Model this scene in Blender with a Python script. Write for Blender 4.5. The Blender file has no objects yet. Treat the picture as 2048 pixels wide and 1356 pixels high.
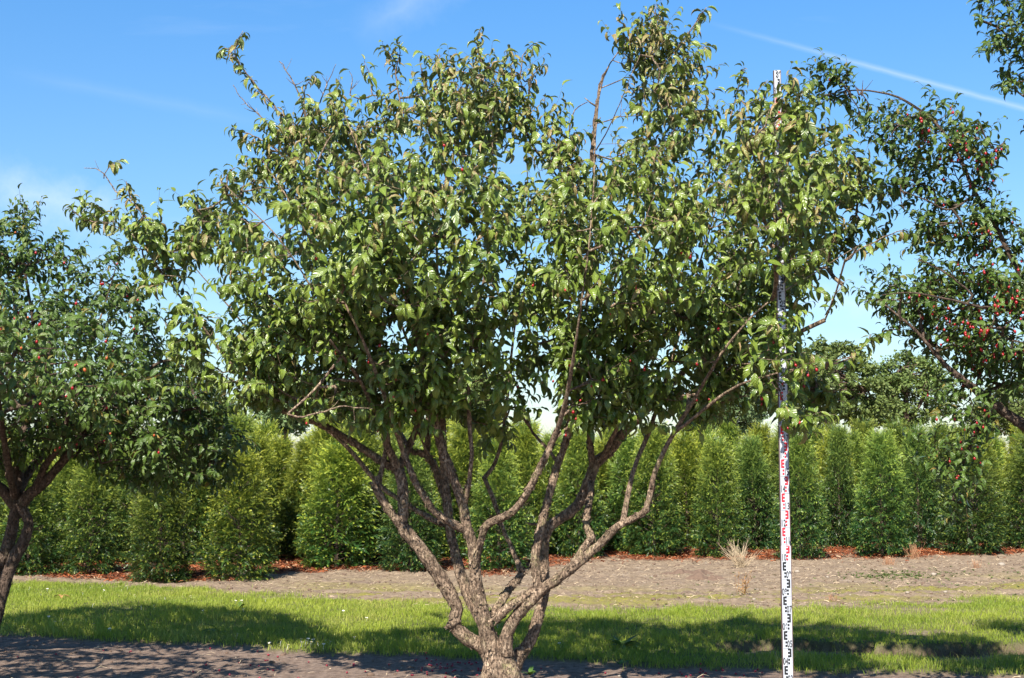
import bpy, math, random
import numpy as np
from mathutils import Vector
from math import radians as R

rng = np.random.default_rng(7)
random.seed(7)
SC = bpy.context.scene
COL = SC.collection

# ------------------------------------------------------------------ camera
FPX = 2740.0                      # focal length in photo pixels (2048 wide)
EYE = 1.6
PITCH = math.atan(241.0 / FPX)
cam_d = bpy.data.cameras.new("camera")
cam_d.sensor_width = 36.0
cam_d.lens = FPX / 2048.0 * 36.0
cam_d.clip_start = 0.1
cam_d.clip_end = 9000.0
cam = bpy.data.objects.new("camera", cam_d)
COL.objects.link(cam)
cam.location = (0, 0, EYE)
cam.rotation_euler = (math.pi / 2 + PITCH, 0, 0)
SC.camera = cam

# ------------------------------------------------------------------ light
SUN_EL, SUN_AZ = R(46), R(-17)    # azimuth: to the left of straight behind the camera
sun_to = Vector((math.sin(SUN_AZ) * math.cos(SUN_EL), -math.cos(SUN_AZ) * math.cos(SUN_EL), math.sin(SUN_EL)))
sl = bpy.data.lights.new("sun", 'SUN')
sl.energy = 5.0
sl.angle = R(0.53)
sl.color = (1.0, 0.935, 0.83)
sun = bpy.data.objects.new("sun", sl)
COL.objects.link(sun)
sun.rotation_euler = sun_to.to_track_quat('Z', 'Y').to_euler()
sun.location = (3, -20, 25)

SC.view_settings.view_transform = 'Standard'
SC.view_settings.look = 'None'
SC.view_settings.gamma = 1.0
SC.view_settings.exposure = 1.08
SC.view_settings.use_curve_mapping = False
SC.cycles.max_bounces = 6
SC.cycles.diffuse_bounces = 2
SC.cycles.glossy_bounces = 2
SC.cycles.transmission_bounces = 4
SC.cycles.transparent_max_bounces = 4


def pdir(px, py):
    u, v = (px - 1024.0) / FPX, (678.0 - py) / FPX
    c, s = math.cos(PITCH), math.sin(PITCH)
    return np.array([u, c - v * s, s + v * c])


def at(px, py, Y):
    d = pdir(px, py)
    return d * (Y / d[1]) + np.array([0, 0, EYE])


def gnd(px, py, z=0.0):
    d = pdir(px, py)
    return d * ((z - EYE) / d[2]) + np.array([0, 0, EYE])


def project(P):
    P = np.asarray(P, float)
    c, s = math.cos(PITCH), math.sin(PITCH)
    z = P[:, 2] - EYE
    dep = P[:, 1] * c + z * s
    up = -P[:, 1] * s + z * c
    return np.stack([1024 + FPX * P[:, 0] / dep, 678 - FPX * up / dep], 1)


# ------------------------------------------------------------------ node helpers
class NT:
    def __init__(self, tree):
        self.t = tree
        tree.nodes.clear()

    def n(self, typ, **kw):
        nd = self.t.nodes.new(typ)
        for k, v in kw.items():
            if k.startswith('i_'):
                key = k[2:]
                key = int(key) if key.isdigit() else key.replace('_', ' ')
                nd.inputs[key].default_value = v
            else:
                setattr(nd, k, v)
        return nd

    def l(self, a, b):
        self.t.links.new(a, b)

    def math(self, op, a, b=None, c=None, clamp=False):
        nd = self.t.nodes.new('ShaderNodeMath')
        nd.operation = op
        nd.use_clamp = clamp
        for i, v in enumerate((a, b, c)):
            if v is None:
                continue
            if isinstance(v, (int, float)):
                nd.inputs[i].default_value = v
            else:
                self.l(v, nd.inputs[i])
        return nd.outputs[0]

    def mix(self, f, a, b, mode='MIX'):
        nd = self.t.nodes.new('ShaderNodeMix')
        nd.data_type = 'RGBA'
        nd.blend_type = mode
        nd.clamp_factor = True
        for i, v in ((0, f), (6, a), (7, b)):
            if isinstance(v, (int, float)):
                nd.inputs[i].default_value = v
            elif isinstance(v, tuple):
                nd.inputs[i].default_value = (*v, 1.0) if len(v) == 3 else v
            else:
                self.l(v, nd.inputs[i])
        return nd.outputs[2]

    def ramp(self, f, pts):
        nd = self.t.nodes.new('ShaderNodeValToRGB')
        el = nd.color_ramp.elements
        while len(el) < len(pts):
            el.new(0.5)
        for e, (p, c) in zip(el, pts):
            e.position = p
            e.color = (*c, 1) if isinstance(c, tuple) else (c, c, c, 1)
        self.l(f, nd.inputs[0])
        return nd.outputs[0]

    def noise(self, vec, scale, detail=4, rough=0.55):
        nd = self.n('ShaderNodeTexNoise')
        nd.inputs['Scale'].default_value = scale
        nd.inputs['Detail'].default_value = detail
        nd.inputs['Roughness'].default_value = rough
        if vec is not None:
            self.l(vec, nd.inputs['Vector'])
        return nd.outputs[0]

    def attr(self, name):
        return self.n('ShaderNodeAttribute', attribute_name=name).outputs['Fac']

    def bump(self, h, strength, dist):
        nd = self.n('ShaderNodeBump')
        nd.inputs['Strength'].default_value = strength
        nd.inputs['Distance'].default_value = dist
        self.l(h, nd.inputs['Height'])
        return nd.outputs[0]

    def principled(self, col, rough=0.6, spec=0.4, normal=None):
        nd = self.n('ShaderNodeBsdfPrincipled')
        if isinstance(col, tuple):
            nd.inputs['Base Color'].default_value = (*col, 1)
        else:
            self.l(col, nd.inputs['Base Color'])
        if isinstance(rough, (int, float)):
            nd.inputs['Roughness'].default_value = rough
        else:
            self.l(rough, nd.inputs['Roughness'])
        nd.inputs['Specular IOR Level'].default_value = spec
        if normal is not None:
            self.l(normal, nd.inputs['Normal'])
        return nd.outputs[0]

    def out(self, sh):
        o = self.n('ShaderNodeOutputMaterial')
        self.l(sh, o.inputs[0])


def new_mat(name):
    m = bpy.data.materials.new(name)
    m.use_nodes = True
    return m, NT(m.node_tree)


# ------------------------------------------------------------------ sky
world = bpy.data.worlds.new("World")
SC.world = world
world.use_nodes = True
W = NT(world.node_tree)
sky = W.n('ShaderNodeTexSky', sky_type='NISHITA', sun_disc=False, sun_elevation=SUN_EL,
          sun_rotation=math.pi - SUN_AZ, altitude=0.0, air_density=1.0, dust_density=0.35, ozone_density=4.0)
tc = W.n('ShaderNodeTexCoord')
gen = tc.outputs['Generated']
hs = W.n('ShaderNodeHueSaturation')
hs.inputs['Saturation'].default_value = 1.10
W.l(sky.outputs[0], hs.inputs['Color'])
sep = W.n('ShaderNodeSeparateXYZ')
W.l(gen, sep.inputs[0])
zc = W.math('MAXIMUM', sep.outputs[2], 0.02)
# high thin cloud, mapped on a flat layer overhead
den = W.math('ADD', zc, 0.12)
comb = W.n('ShaderNodeCombineXYZ')
W.l(W.math('DIVIDE', sep.outputs[0], den), comb.inputs[0])
W.l(W.math('DIVIDE', sep.outputs[1], den), comb.inputs[1])
mp = W.n('ShaderNodeMapping')
mp.inputs['Rotation'].default_value = (0, 0, R(24))
mp.inputs['Scale'].default_value = (0.55, 1.5, 1)
mp.inputs['Location'].default_value = (2.3, 0.4, 0)
W.l(comb.outputs[0], mp.inputs[0])
c1 = W.noise(mp.outputs[0], 1.3, 6, 0.6)
c2 = W.ramp(c1, [(0.56, 0.0), (0.85, 1.0)])
cirrus = W.math('MULTIPLY', c2, 0.20)


def streak(p1, p2, width, soft_a, soft_b, gain, wob):
    d1, d2 = Vector(pdir(*p1)).normalized(), Vector(pdir(*p2)).normalized()
    nrm = d1.cross(d2).normalized()
    along = (d2 - d1).normalized()
    v1 = W.n('ShaderNodeVectorMath', operation='DOT_PRODUCT')
    W.l(gen, v1.inputs[0])
    v1.inputs[1].default_value = nrm
    nz = W.noise(gen, 60, 4, 0.6)
    off = W.math('ADD', v1.outputs['Value'], W.math('MULTIPLY', W.math('SUBTRACT', nz, 0.5), wob))
    a = W.math('SUBTRACT', 1.0, W.math('DIVIDE', W.math('ABSOLUTE', off), width), clamp=True)
    a = W.math('POWER', a, 1.4)
    v2 = W.n('ShaderNodeVectorMath', operation='DOT_PRODUCT')
    W.l(gen, v2.inputs[0])
    v2.inputs[1].default_value = along
    s0, s1 = d1.dot(along), d2.dot(along)
    f = W.math('DIVIDE', W.math('SUBTRACT', v2.outputs['Value'], s0), s1 - s0)
    f = W.math('MULTIPLY', W.math('DIVIDE', f, soft_a, clamp=True),
               W.math('DIVIDE', W.math('SUBTRACT', soft_b, f), 0.35, clamp=True))
    return W.math('MULTIPLY', W.math('MULTIPLY', a, f), gain)


t1 = streak((1400, 40), (2048, 217), 0.0032, 0.55, 2.2, 0.27, 0.0014)
t2 = streak((0, 140), (480, 236), 0.0075, 0.3, 1.2, 0.05, 0.004)
t3 = streak((700, 75), (905, -45), 0.022, 0.5, 1.6, 0.17, 0.022)
t4 = streak((-60, 350), (170, 420), 0.024, 0.4, 1.5, 0.30, 0.03)
t5 = streak((1560, 590), (1760, 615), 0.016, 0.4, 1.3, 0.24, 0.02)
tot = W.math('MAXIMUM', W.math('MAXIMUM', t1, t2), W.math('MAXIMUM', W.math('MAXIMUM', t3, t5), W.math('MAXIMUM', t4, cirrus)))
deep = W.ramp(sep.outputs[2], [(0.0, (1.1, 1.1, 1.1)), (0.12, (1.18, 1.24, 1.22)), (0.34, (0.96, 1.42, 1.62)), (0.75, (0.9, 0.95, 1.0))])
clear = W.mix(1.0, hs.outputs[0], deep, 'MULTIPLY')
skyc = W.mix(tot, clear, (8.5, 9.2, 10.2))
bg = W.n('ShaderNodeBackground')
bg.inputs['Strength'].default_value = 0.062
W.l(skyc, bg.inputs['Color'])
wo = W.n('ShaderNodeOutputWorld')
W.l(bg.outputs[0], wo.inputs[0])


# ------------------------------------------------------------------ scene-graph helpers
def tag(o, label=None, cat=None, group=None, kind=None):
    if label:
        o['label'] = label
    if cat:
        o['category'] = cat
    if group:
        o['group'] = group
    if kind:
        o['kind'] = kind
    return o


def empty(name, loc=(0, 0, 0)):
    o = bpy.data.objects.new(name, None)
    o.empty_display_size = 0.1
    o.location = loc
    COL.objects.link(o)
    return o


def link(name, me, parent=None, loc=None):
    o = bpy.data.objects.new(name, me)
    COL.objects.link(o)
    if parent is not None:
        o.parent = parent
    if loc is not None:
        o.location = loc
    return o


def make_mesh(name, V, quads=None, tris=None, attrs=None, mat=None, smooth=True):
    """numpy arrays -> one mesh"""
    me = bpy.data.meshes.new(name)
    V = np.asarray(V, np.float32)
    quads = np.zeros((0, 4), np.int32) if quads is None else np.asarray(quads, np.int32).reshape(-1, 4)
    tris = np.zeros((0, 3), np.int32) if tris is None else np.asarray(tris, np.int32).reshape(-1, 3)
    nq, nt = len(quads), len(tris)
    me.vertices.add(len(V))
    me.vertices.foreach_set('co', V.ravel())
    me.loops.add(nq * 4 + nt * 3)
    me.loops.foreach_set('vertex_index', np.concatenate([quads.ravel(), tris.ravel()]))
    me.polygons.add(nq + nt)
    start = np.concatenate([np.arange(nq) * 4, nq * 4 + np.arange(nt) * 3]).astype(np.int32)
    me.polygons.foreach_set('loop_start', start)
    me.polygons.foreach_set('use_smooth', np.full(nq + nt, smooth))
    me.update(calc_edges=True)
    for k, v in (attrs or {}).items():
        a = me.attributes.new(k, 'FLOAT', 'POINT')
        a.data.foreach_set('value', np.asarray(v, np.float32))
    if mat:
        me.materials.append(mat)
    return me


class MB:
    """collects pieces into one mesh"""
    def __init__(self):
        self.V, self.Q, self.T, self.A, self.n = [], [], [], {}, 0

    def add(self, V, quads=None, tris=None, **attrs):
        V = np.asarray(V, float).reshape(-1, 3)
        self.V.append(V)
        if quads is not None and len(quads):
            self.Q.append(np.asarray(quads, int) + self.n)
        if tris is not None and len(tris):
            self.T.append(np.asarray(tris, int) + self.n)
        for k, v in attrs.items():
            self.A.setdefault(k, []).append(np.broadcast_to(np.asarray(v, float), (len(V),)))
        self.n += len(V)

    def mesh(self, name, mat, smooth=True, origin=None):
        V = np.concatenate(self.V)
        if origin is not None:
            V = V - np.asarray(origin)
        return make_mesh(name, V, np.concatenate(self.Q) if self.Q else None,
                         np.concatenate(self.T) if self.T else None,
                         {k: np.concatenate(v) for k, v in self.A.items()}, mat, smooth)

    def box(self, lo, hi):
        x0, y0, z0 = lo
        x1, y1, z1 = hi
        V = [(x0, y0, z0), (x1, y0, z0), (x1, y1, z0), (x0, y1, z0), (x0, y0, z1), (x1, y0, z1), (x1, y1, z1), (x0, y1, z1)]
        self.add(V, [(0, 3, 2, 1), (4, 5, 6, 7), (0, 1, 5, 4), (1, 2, 6, 5), (2, 3, 7, 6), (3, 0, 4, 7)])

    def tube(self, P, r, k=6, rough=0.0, cap=True, **attrs):
        P = np.asarray(P, float)
        r = np.broadcast_to(np.asarray(r, float), (len(P),))
        n = len(P)
        T = np.gradient(P, axis=0)
        T /= np.linalg.norm(T, axis=1)[:, None] + 1e-9
        ref = np.array([0.31, 0.93, 0.2])
        if abs(T.mean(0) @ ref) > 0.9:
            ref = np.array([1.0, 0.1, 0.0])
        A = np.cross(T, ref)
        A /= np.linalg.norm(A, axis=1)[:, None] + 1e-9
        B = np.cross(T, A)
        ang = np.arange(k) / k * 2 * np.pi
        rad = r[:, None] * np.ones((1, k))
        if rough:
            rad = rad * (1 + rough * (rng.random((n, k)) - 0.5) * 2)
        V = P[:, None, :] + rad[..., None] * (np.cos(ang)[None, :, None] * A[:, None, :] + np.sin(ang)[None, :, None] * B[:, None, :])
        V = V.reshape(-1, 3)
        i = np.arange(n - 1)[:, None] * k
        j = np.arange(k)[None, :]
        jn = (j + 1) % k
        Q = np.stack([i + j, i + jn, i + k + jn, i + k + j], -1).reshape(-1, 4)
        tris = None
        if cap:
            V = np.concatenate([V, P[-1:] + T[-1:] * r[-1] * 0.5])
            b = (n - 1) * k
            tris = [(b + a, b + (a + 1) % k, n * k) for a in range(k)]
        self.add(V, Q, tris, **attrs)


def unit(a):
    a = np.asarray(a, float)
    return a / (np.linalg.norm(a, axis=-1, keepdims=True) + 1e-9)


def resample(P, r, step):
    """Catmull-Rom through the points"""
    P = np.asarray(P, float)
    r = np.asarray(r, float)
    Q = np.vstack([2 * P[0] - P[1], P, 2 * P[-1] - P[-2]])
    out, rad = [], []
    for i in range(len(P) - 1):
        p0, p1, p2, p3 = Q[i:i + 4]
        n = max(2, int(np.linalg.norm(p2 - p1) / step))
        for t in np.arange(n) / n:
            out.append(0.5 * (2 * p1 + (p2 - p0) * t + (2 * p0 - 5 * p1 + 4 * p2 - p3) * t * t + (3 * p1 - p0 - 3 * p2 + p3) * t ** 3))
            rad.append(r[i] * (1 - t) + r[i + 1] * t)
    out.append(P[-1])
    rad.append(r[-1])
    return np.array(out), np.array(rad)


# cheap value noise for ground shaping
_tab = rng.random((256, 256))


def vnoise(x, y):
    xi, yi = np.floor(x).astype(int), np.floor(y).astype(int)
    fx, fy = x - xi, y - yi
    fx, fy = fx * fx * (3 - 2 * fx), fy * fy * (3 - 2 * fy)
    a, b = _tab[xi % 256, yi % 256], _tab[(xi + 1) % 256, yi % 256]
    c, d = _tab[xi % 256, (yi + 1) % 256], _tab[(xi + 1) % 256, (yi + 1) % 256]
    return (a * (1 - fx) + b * fx) * (1 - fy) + (c * (1 - fx) + d * fx) * fy


def fbm(x, y, o=4):
    s, a, t = 0, 1.0, 0
    for _ in range(o):
        s = s + a * vnoise(x, y)
        t += a
        x, y, a = x * 2.03 + 17.3, y * 2.03 + 9.1, a * 0.5
    return s / t


# ------------------------------------------------------------------ materials
def leaf_material(name, dark, light, bronze, back, rough=0.40, trans=0.30, spec=0.5):
    m, N = new_mat(name)
    tint, dry, ac, al = N.attr('tint'), N.attr('dry'), N.attr('across'), N.attr('along')
    base = N.mix(tint, dark, light)
    # blotchy wear towards the leaf edge
    geo = N.n('ShaderNodeNewGeometry')
    nz = N.noise(geo.outputs['Position'], 55, 3)
    base = N.mix(N.math('MULTIPLY', nz, 0.35), base, light)
    edge = N.math('MULTIPLY', N.math('POWER', N.math('ABSOLUTE', ac), 2.0), nz)
    dryf = N.math('MULTIPLY', dry, N.math('ADD', 0.45, N.math('MULTIPLY', edge, 1.6)), clamp=True)
    base = N.mix(dryf, base, bronze)
    rib = N.math('SUBTRACT', 1.0, N.math('MULTIPLY', N.math('ABSOLUTE', ac), 9.0), clamp=True)
    base = N.mix(N.math('MULTIPLY', rib, 0.35), base, tuple(min(1, c * 2.2) for c in light))
    base = N.mix(N.math('MULTIPLY', geo.outputs['Backfacing'], 0.75), base, back)
    vein = N.math('SINE', N.math('MULTIPLY', N.math('SUBTRACT', N.math('MULTIPLY', al, 1.0), N.math('MULTIPLY', N.math('ABSOLUTE', ac), 0.22)), 38.0))
    nrm = N.bump(vein, 0.5, 0.002)
    p = N.principled(base, N.math('ADD', rough, N.math('MULTIPLY', dry, 0.2)), spec, nrm)
    tr = N.n('ShaderNodeBsdfTranslucent')
    tcol = N.mix(0.5, base, (0.20, 0.30, 0.03))
    N.l(tcol, tr.inputs[0])
    ms = N.n('ShaderNodeMixShader')
    ms.inputs[0].default_value = trans
    N.l(p, ms.inputs[1])
    N.l(tr.outputs[0], ms.inputs[2])
    N.out(ms.outputs[0])
    return m


M = {}
M['leaf'] = leaf_material('cherry_leaf', (0.034, 0.082, 0.011), (0.195, 0.265, 0.038), (0.33, 0.205, 0.10), (0.13, 0.175, 0.07), rough=0.31, spec=0.6, trans=.17)
M['leaf_dark'] = leaf_material('cherry_leaf_dark', (0.022, 0.060, 0.010), (0.095, 0.155, 0.026), (0.28, 0.17, 0.03), (0.07, 0.11, 0.045), rough=0.36, trans=.18)


def simple_leafy(name, dark, light, fresh, trans=0.25, rough=0.5):
    m, N = new_mat(name)
    tint, fr = N.attr('tint'), N.attr('dry')
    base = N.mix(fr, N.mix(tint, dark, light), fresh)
    oi = N.n('ShaderNodeObjectInfo').outputs['Random']
    hv = N.n('ShaderNodeHueSaturation')
    N.l(N.math('ADD', 0.488, N.math('MULTIPLY', oi, 0.022)), hv.inputs['Hue'])
    N.l(N.math('ADD', 0.82, N.math('MULTIPLY', oi, 0.36)), hv.inputs['Value'])
    N.l(base, hv.inputs['Color'])
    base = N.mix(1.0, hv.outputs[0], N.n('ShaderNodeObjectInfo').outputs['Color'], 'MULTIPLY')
    p = N.principled(base, rough, 0.35)
    tr = N.n('ShaderNodeBsdfTranslucent')
    N.l(N.mix(0.4, base, (0.16, 0.24, 0.02)), tr.inputs[0])
    ms = N.n('ShaderNodeMixShader')
    ms.inputs[0].default_value = trans
    N.l(p, ms.inputs[1])
    N.l(tr.outputs[0], ms.inputs[2])
    N.out(ms.outputs[0])
    return m


M['yew'] = simple_leafy('yew_needles', (0.016, 0.050, 0.013), (0.070, 0.150, 0.034), (0.40, 0.46, 0.065), trans=0.22, rough=0.36)
M['far_leaf'] = simple_leafy('far_leaves', (0.065, 0.110, 0.030), (0.160, 0.225, 0.056), (0.24, 0.28, 0.08), trans=0.2, rough=0.6)
M['pale_leaf'] = simple_leafy('pale_leaves', (0.075, 0.125, 0.05), (0.13, 0.19, 0.075), (0.18, 0.22, 0.10), trans=0.2, rough=0.6)
M['grass'] = simple_leafy('grass_blades', (0.14, 0.225, 0.02), (0.37, 0.42, 0.05), (0.50, 0.44, 0.15), trans=0.35, rough=0.5)
M['weed'] = simple_leafy('weed_leaves', (0.05, 0.11, 0.02), (0.11, 0.19, 0.04), (0.2, 0.2, 0.06), trans=0.3)


def bark_material(name, dark, mid, light, lichen):
    m, N = new_mat(name)
    geo = N.n('ShaderNodeNewGeometry')
    pos = geo.outputs['Position']
    st = N.n('ShaderNodeMapping')
    st.inputs['Scale'].default_value = (1, 1, 0.45)
    N.l(pos, st.inputs[0])
    n1 = N.noise(st.outputs[0], 40, 7, 0.72)
    n2 = N.noise(pos, 7, 3)
    n3 = N.noise(pos, 11, 4, 0.6)
    n4 = N.noise(st.outputs[0], 95, 4, 0.7)
    crack = N.ramp(n4, [(0.36, 0.0), (0.50, 1.0)])
    col = N.ramp(n1, [(0.32, dark), (0.50, mid), (0.66, light)])
    col = N.mix(N.ramp(n3, [(0.40, 0.0), (0.62, 0.6)]), col, tuple(0.55 * c for c in mid))
    col = N.mix(N.math('MULTIPLY', N.math('SUBTRACT', 1.0, crack), 0.75), col, dark)
    lf = N.math('MULTIPLY', N.ramp(n2, [(0.52, 0.0), (0.70, 1.0)]), N.ramp(N.noise(pos, 60, 3), [(0.42, 0.0), (0.62, 1.0)]))
    col = N.mix(N.math('MULTIPLY', lf, 0.55), col, lichen)
    h = N.math('ADD', N.math('MULTIPLY', crack, 0.6), n1)
    N.out(N.principled(col, 0.85, 0.25, N.bump(h, 1.0, 0.016)))
    return m


M['bark'] = bark_material('flaky_bark', (0.048, 0.032, 0.024), (0.30, 0.21, 0.145), (0.64, 0.49, 0.345), (0.33, 0.31, 0.14))
M['bark_dark'] = bark_material('dark_bark', (0.05, 0.035, 0.026), (0.14, 0.095, 0.07), (0.27, 0.20, 0.15), (0.16, 0.15, 0.09))


def plain(name, col, rough=0.6, spec=0.4, var=0.25, scale=30):
    m, N = new_mat(name)
    geo = N.n('ShaderNodeNewGeometry')
    n = N.noise(geo.outputs['Position'], scale, 4)
    c = N.mix(n, tuple(x * (1 - var) for x in col), tuple(min(1, x * (1 + var)) for x in col))
    N.out(N.principled(c, rough, spec))
    return m


M['fruit'] = plain('red_fruit', (0.30, 0.008, 0.014), 0.3, 0.6, 0.2, 60)
M['fruit_orange'] = plain('orange_fruit', (0.42, 0.09, 0.02), 0.35, 0.6, 0.3, 60)
M['fruit_old'] = plain('fallen_fruit_skin', (0.22, 0.012, 0.028), 0.4, 0.5, 0.4, 60)
M['staff'] = plain('white_staff_paint', (0.46, 0.49, 0.54), 0.42, 0.4, 0.14, 9)
M['staff_side'] = plain('staff_side_rail', (0.13, 0.085, 0.08), 0.5, 0.4, 0.3, 20)
M['black'] = plain('black_print', (0.018, 0.018, 0.02), 0.4, 0.4, 0.2)
M['red'] = plain('red_print', (0.55, 0.02, 0.035), 0.4, 0.4, 0.1)
M['grey_print'] = plain('grey_print', (0.045, 0.045, 0.05), 0.5, 0.4, 0.1)
M['twig'] = plain('dry_twigs', (0.46, 0.36, 0.24), 0.8, 0.2, 0.35, 40)
M['straw'] = plain('dry_red_stalks', (0.38, 0.20, 0.11), 0.8, 0.2, 0.4, 40)
M['dryleaf'] = plain('dry_brown_leaf', (0.30, 0.17, 0.06), 0.7, 0.25, 0.5, 40)
M['stone'] = plain('pale_stone', (0.30, 0.255, 0.205), 0.8, 0.3, 0.3, 25)
M['white'] = plain('daisy_petals', (0.85, 0.85, 0.82), 0.6, 0.3, 0.03)
M['yellow'] = plain('daisy_eye', (0.75, 0.5, 0.04), 0.6, 0.3, 0.1)
M['soil'] = plain('dark_clods', (0.14, 0.095, 0.07), 0.95, 0.15, 0.5, 30)


def litter_material():
    m, N = new_mat('rust_needles')
    c = N.ramp(N.attr('tint'), [(0.0, (0.05, 0.020, 0.012)), (0.5, (0.19, 0.050, 0.018)), (0.85, (0.33, 0.098, 0.034)), (1.0, (0.50, 0.36, 0.22))])
    N.out(N.principled(c, 0.85, 0.2))
    return m


M['litter'] = litter_material()

# ------------------------------------------------------------------ ground
front_line = np.array([gnd(*p)[:2] for p in [(-500, 1240), (0, 1274), (500, 1300), (900, 1318), (1500, 1337), (2048, 1352), (2600, 1372)]])
back_line = np.array([gnd(*p)[:2] for p in [(-500, 1130), (0, 1164), (400, 1181), (700, 1207), (1000, 1223), (1500, 1222), (1800, 1212), (2048, 1196), (2600, 1170)]])
rut_line = np.array([gnd(*p)[:2] for p in [(1400, 1296), (1560, 1289), (1700, 1296), (1850, 1303), (2048, 1296), (2500, 1296)]])
yew_front = np.array([gnd(*p)[:2] for p in [(-300, 1140), (70, 1150), (330, 1160), (485, 1158), (675, 1138), (1000, 1140), (1165, 1113), (1430, 1110), (1755, 1108), (1930, 1102), (2200, 1095)]])


def line_y(line, x):
    return np.interp(x, line[:, 0], line[:, 1])


def zones(x, y):
    wob = (fbm(x * 1.7, y * 1.7) - 0.5)
    fine = (fbm(x * 7 + 40, y * 7) - 0.5)
    yf = line_y(front_line, x) + wob * 0.5 + fine * 0.35
    yb = line_y(back_line, x) + wob * 1.3 + fine * 1.0
    g = np.clip((y - yf) / 0.22 + 0.5, 0, 1) * np.clip((yb - y) / 0.5 + 0.5, 0, 1)
    yr = line_y(rut_line, x) + wob * 0.3
    on = np.clip((x - 1.65) / 0.4, 0, 1)
    rut = np.clip(1.6 * np.exp(-((y - yr) / (0.24 + 0.25 * fine)) ** 4) * on * np.clip(0.4 + 1.6 * fbm(x * 1.9 + 5, y * 0.3 + 8), 0, 1) - .25, 0, 1)
    # thin worn turf at the right end of the strip
    worn = np.clip((x - 1.8) / 2.0, 0, 1) * np.clip((fbm(x * 1.1 + 31, y * 2.2 + 3) - 0.50) * 5, 0, 1) * np.clip((y - yr) / 0.4, 0, 1)
    near = np.clip(1.5 * on * np.exp(-((y - yr + .30) / .22) ** 2) * np.clip(3 * fbm(x * 1.9 + 5, y * 0.3 + 8) - .7, 0, 1), 0, 1)
    g = g * (1 - 0.9 * near) * (1 - np.clip(2.5 * rut, 0, 1)) * (1 - 0.75 * worn)
    return g, rut


def height(x, y):
    g, rut = zones(x, y)
    bare_back = np.clip((y - line_y(back_line, x)) / 0.4, 0, 1)
    z = (fbm(x * 0.35, y * 0.35, 3) - 0.5) * 0.05
    z = z + (fbm(x * 5, y * 5) - 0.5) * (0.02 + 0.03 * bare_back)
    z = z + (fbm(x * 14, y * 11, 3) - 0.5) * (0.016 + 0.040 * bare_back) * (1 - 0.7 * g)
    z = z - 0.24 * rut + g * 0.018
    # shallow wheel track across the bare strip
    yt = line_y(back_line, x)
    for o in (0.75, 2.2):
        z = z - 0.03 * np.exp(-((y - yt - o) / 0.22) ** 2) * (x > -2)
    # soil mounded round the cherry bases
    for (bx, by) in ((-0.08, 9.4), (-4.15, 11.1), (4.6, 8.9)):
        z = z + 0.06 * np.exp(-(((x - bx) / 0.7) ** 2 + ((y - by) / 0.5) ** 2))
    far = np.clip((np.maximum(np.abs(x) - 9, 0) + np.maximum(y - 27, 0) + np.maximum(7 - y, 0)) / 3, 0, 1)
    return z * (1 - far)


def axis(lo, hi, step, far_lo, far_hi):
    a = np.arange(lo, hi, step)
    up, dn, s = [], [], step
    v = hi
    while v < far_hi:
        up.append(v)
        s *= 1.35
        v += s
    up.append(far_hi)
    s, v = step, lo - step
    while v > far_lo:
        dn.append(v)
        s *= 1.35
        v -= s
    dn.append(far_lo)
    return np.concatenate([dn[::-1], a, up])


gx = axis(-8.0, 8.8, 0.042, -2500, 2500)
gy = axis(8.8, 25.5, 0.042, -60, 4000)
GX, GY = np.meshgrid(gx, gy)
gz = height(GX, GY)
gg, grut = zones(GX, GY)
nx, ny = len(gx), len(gy)
ii, jj = np.meshgrid(np.arange(nx - 1), np.arange(ny - 1))
b = (jj * nx + ii).ravel()
gq = np.stack([b, b + 1, b + nx + 1, b + nx], 1)
yb_ = line_y(back_line, GX)
yy_ = line_y(yew_front, GX)
# moss films on the bare strip, rust litter under the yews
moss = np.clip((fbm(GX * 0.9 + 3, GY * 3.6 + 11) - 0.42) * 8, 0, 1) * np.exp(-((GY - yb_ - 1.5) / 1.1) ** 2) * np.clip((GX + 3.2) / 1.5, 0, 1)
lit = np.clip((GY - yy_ + 0.35 + .75 * (GX > -.5)) / 0.5, 0, 1) * np.clip((fbm(GX * 1.3 + 71, GY * 2 + 1) - 0.30) * 4, 0, 1)
lit = np.where(GY > yy_ + 9, 0, lit)
frontd = np.clip((line_y(front_line, GX) + 0.15 - GY) / 0.3, 0, 1)

m, N = new_mat('nursery_soil')
geo = N.n('ShaderNodeNewGeometry')
pos = geo.outputs['Position']
a_g, a_m, a_l, a_f, a_r = (N.attr(k) for k in ('grassy', 'moss', 'rust', 'fore', 'rut'))
n_big, n_mid, n_fin = N.noise(pos, 1.6, 4), N.noise(pos, 16, 5, 0.65), N.noise(pos, 85, 4, 0.7)
soil = N.ramp(n_mid, [(0.28, (0.105, 0.074, 0.050)), (0.5, (0.225, 0.165, 0.115)), (0.72, (0.34, 0.262, 0.19))])
soil = N.mix(N.math('MULTIPLY', n_big, 0.5), soil, (0.31, 0.24, 0.16))
sm = N.n('ShaderNodeMapping')
sm.inputs['Scale'].default_value = (0.55, 2.6, 1)
N.l(pos, sm.inputs[0])
streaks = N.noise(sm.outputs[0], 2.2, 6, 0.7)
soil = N.mix(N.ramp(streaks, [(0.50, 0.0), (0.66, 0.75)]), soil, (0.135, 0.098, 0.078))
soil = N.mix(N.ramp(streaks, [(0.30, 0.6), (0.42, 0.0)]), soil, (0.40, 0.33, 0.27))
fsoil = N.ramp(n_mid, [(0.3, (0.105, 0.074, 0.058)), (0.5, (0.19, 0.138, 0.108)), (0.72, (0.29, 0.218, 0.172))])  # foreground soil, darker brown with the shade there put into its colour
soil = N.mix(a_f, soil, fsoil)
soil = N.mix(N.ramp(n_fin, [(0.60, 0.0), (0.72, 0.7)]), soil, (0.42, 0.35, 0.27))
soil = N.mix(N.ramp(n_fin, [(0.30, 0.7), (0.40, 0.0)]), soil, (0.075, 0.052, 0.038))
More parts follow.
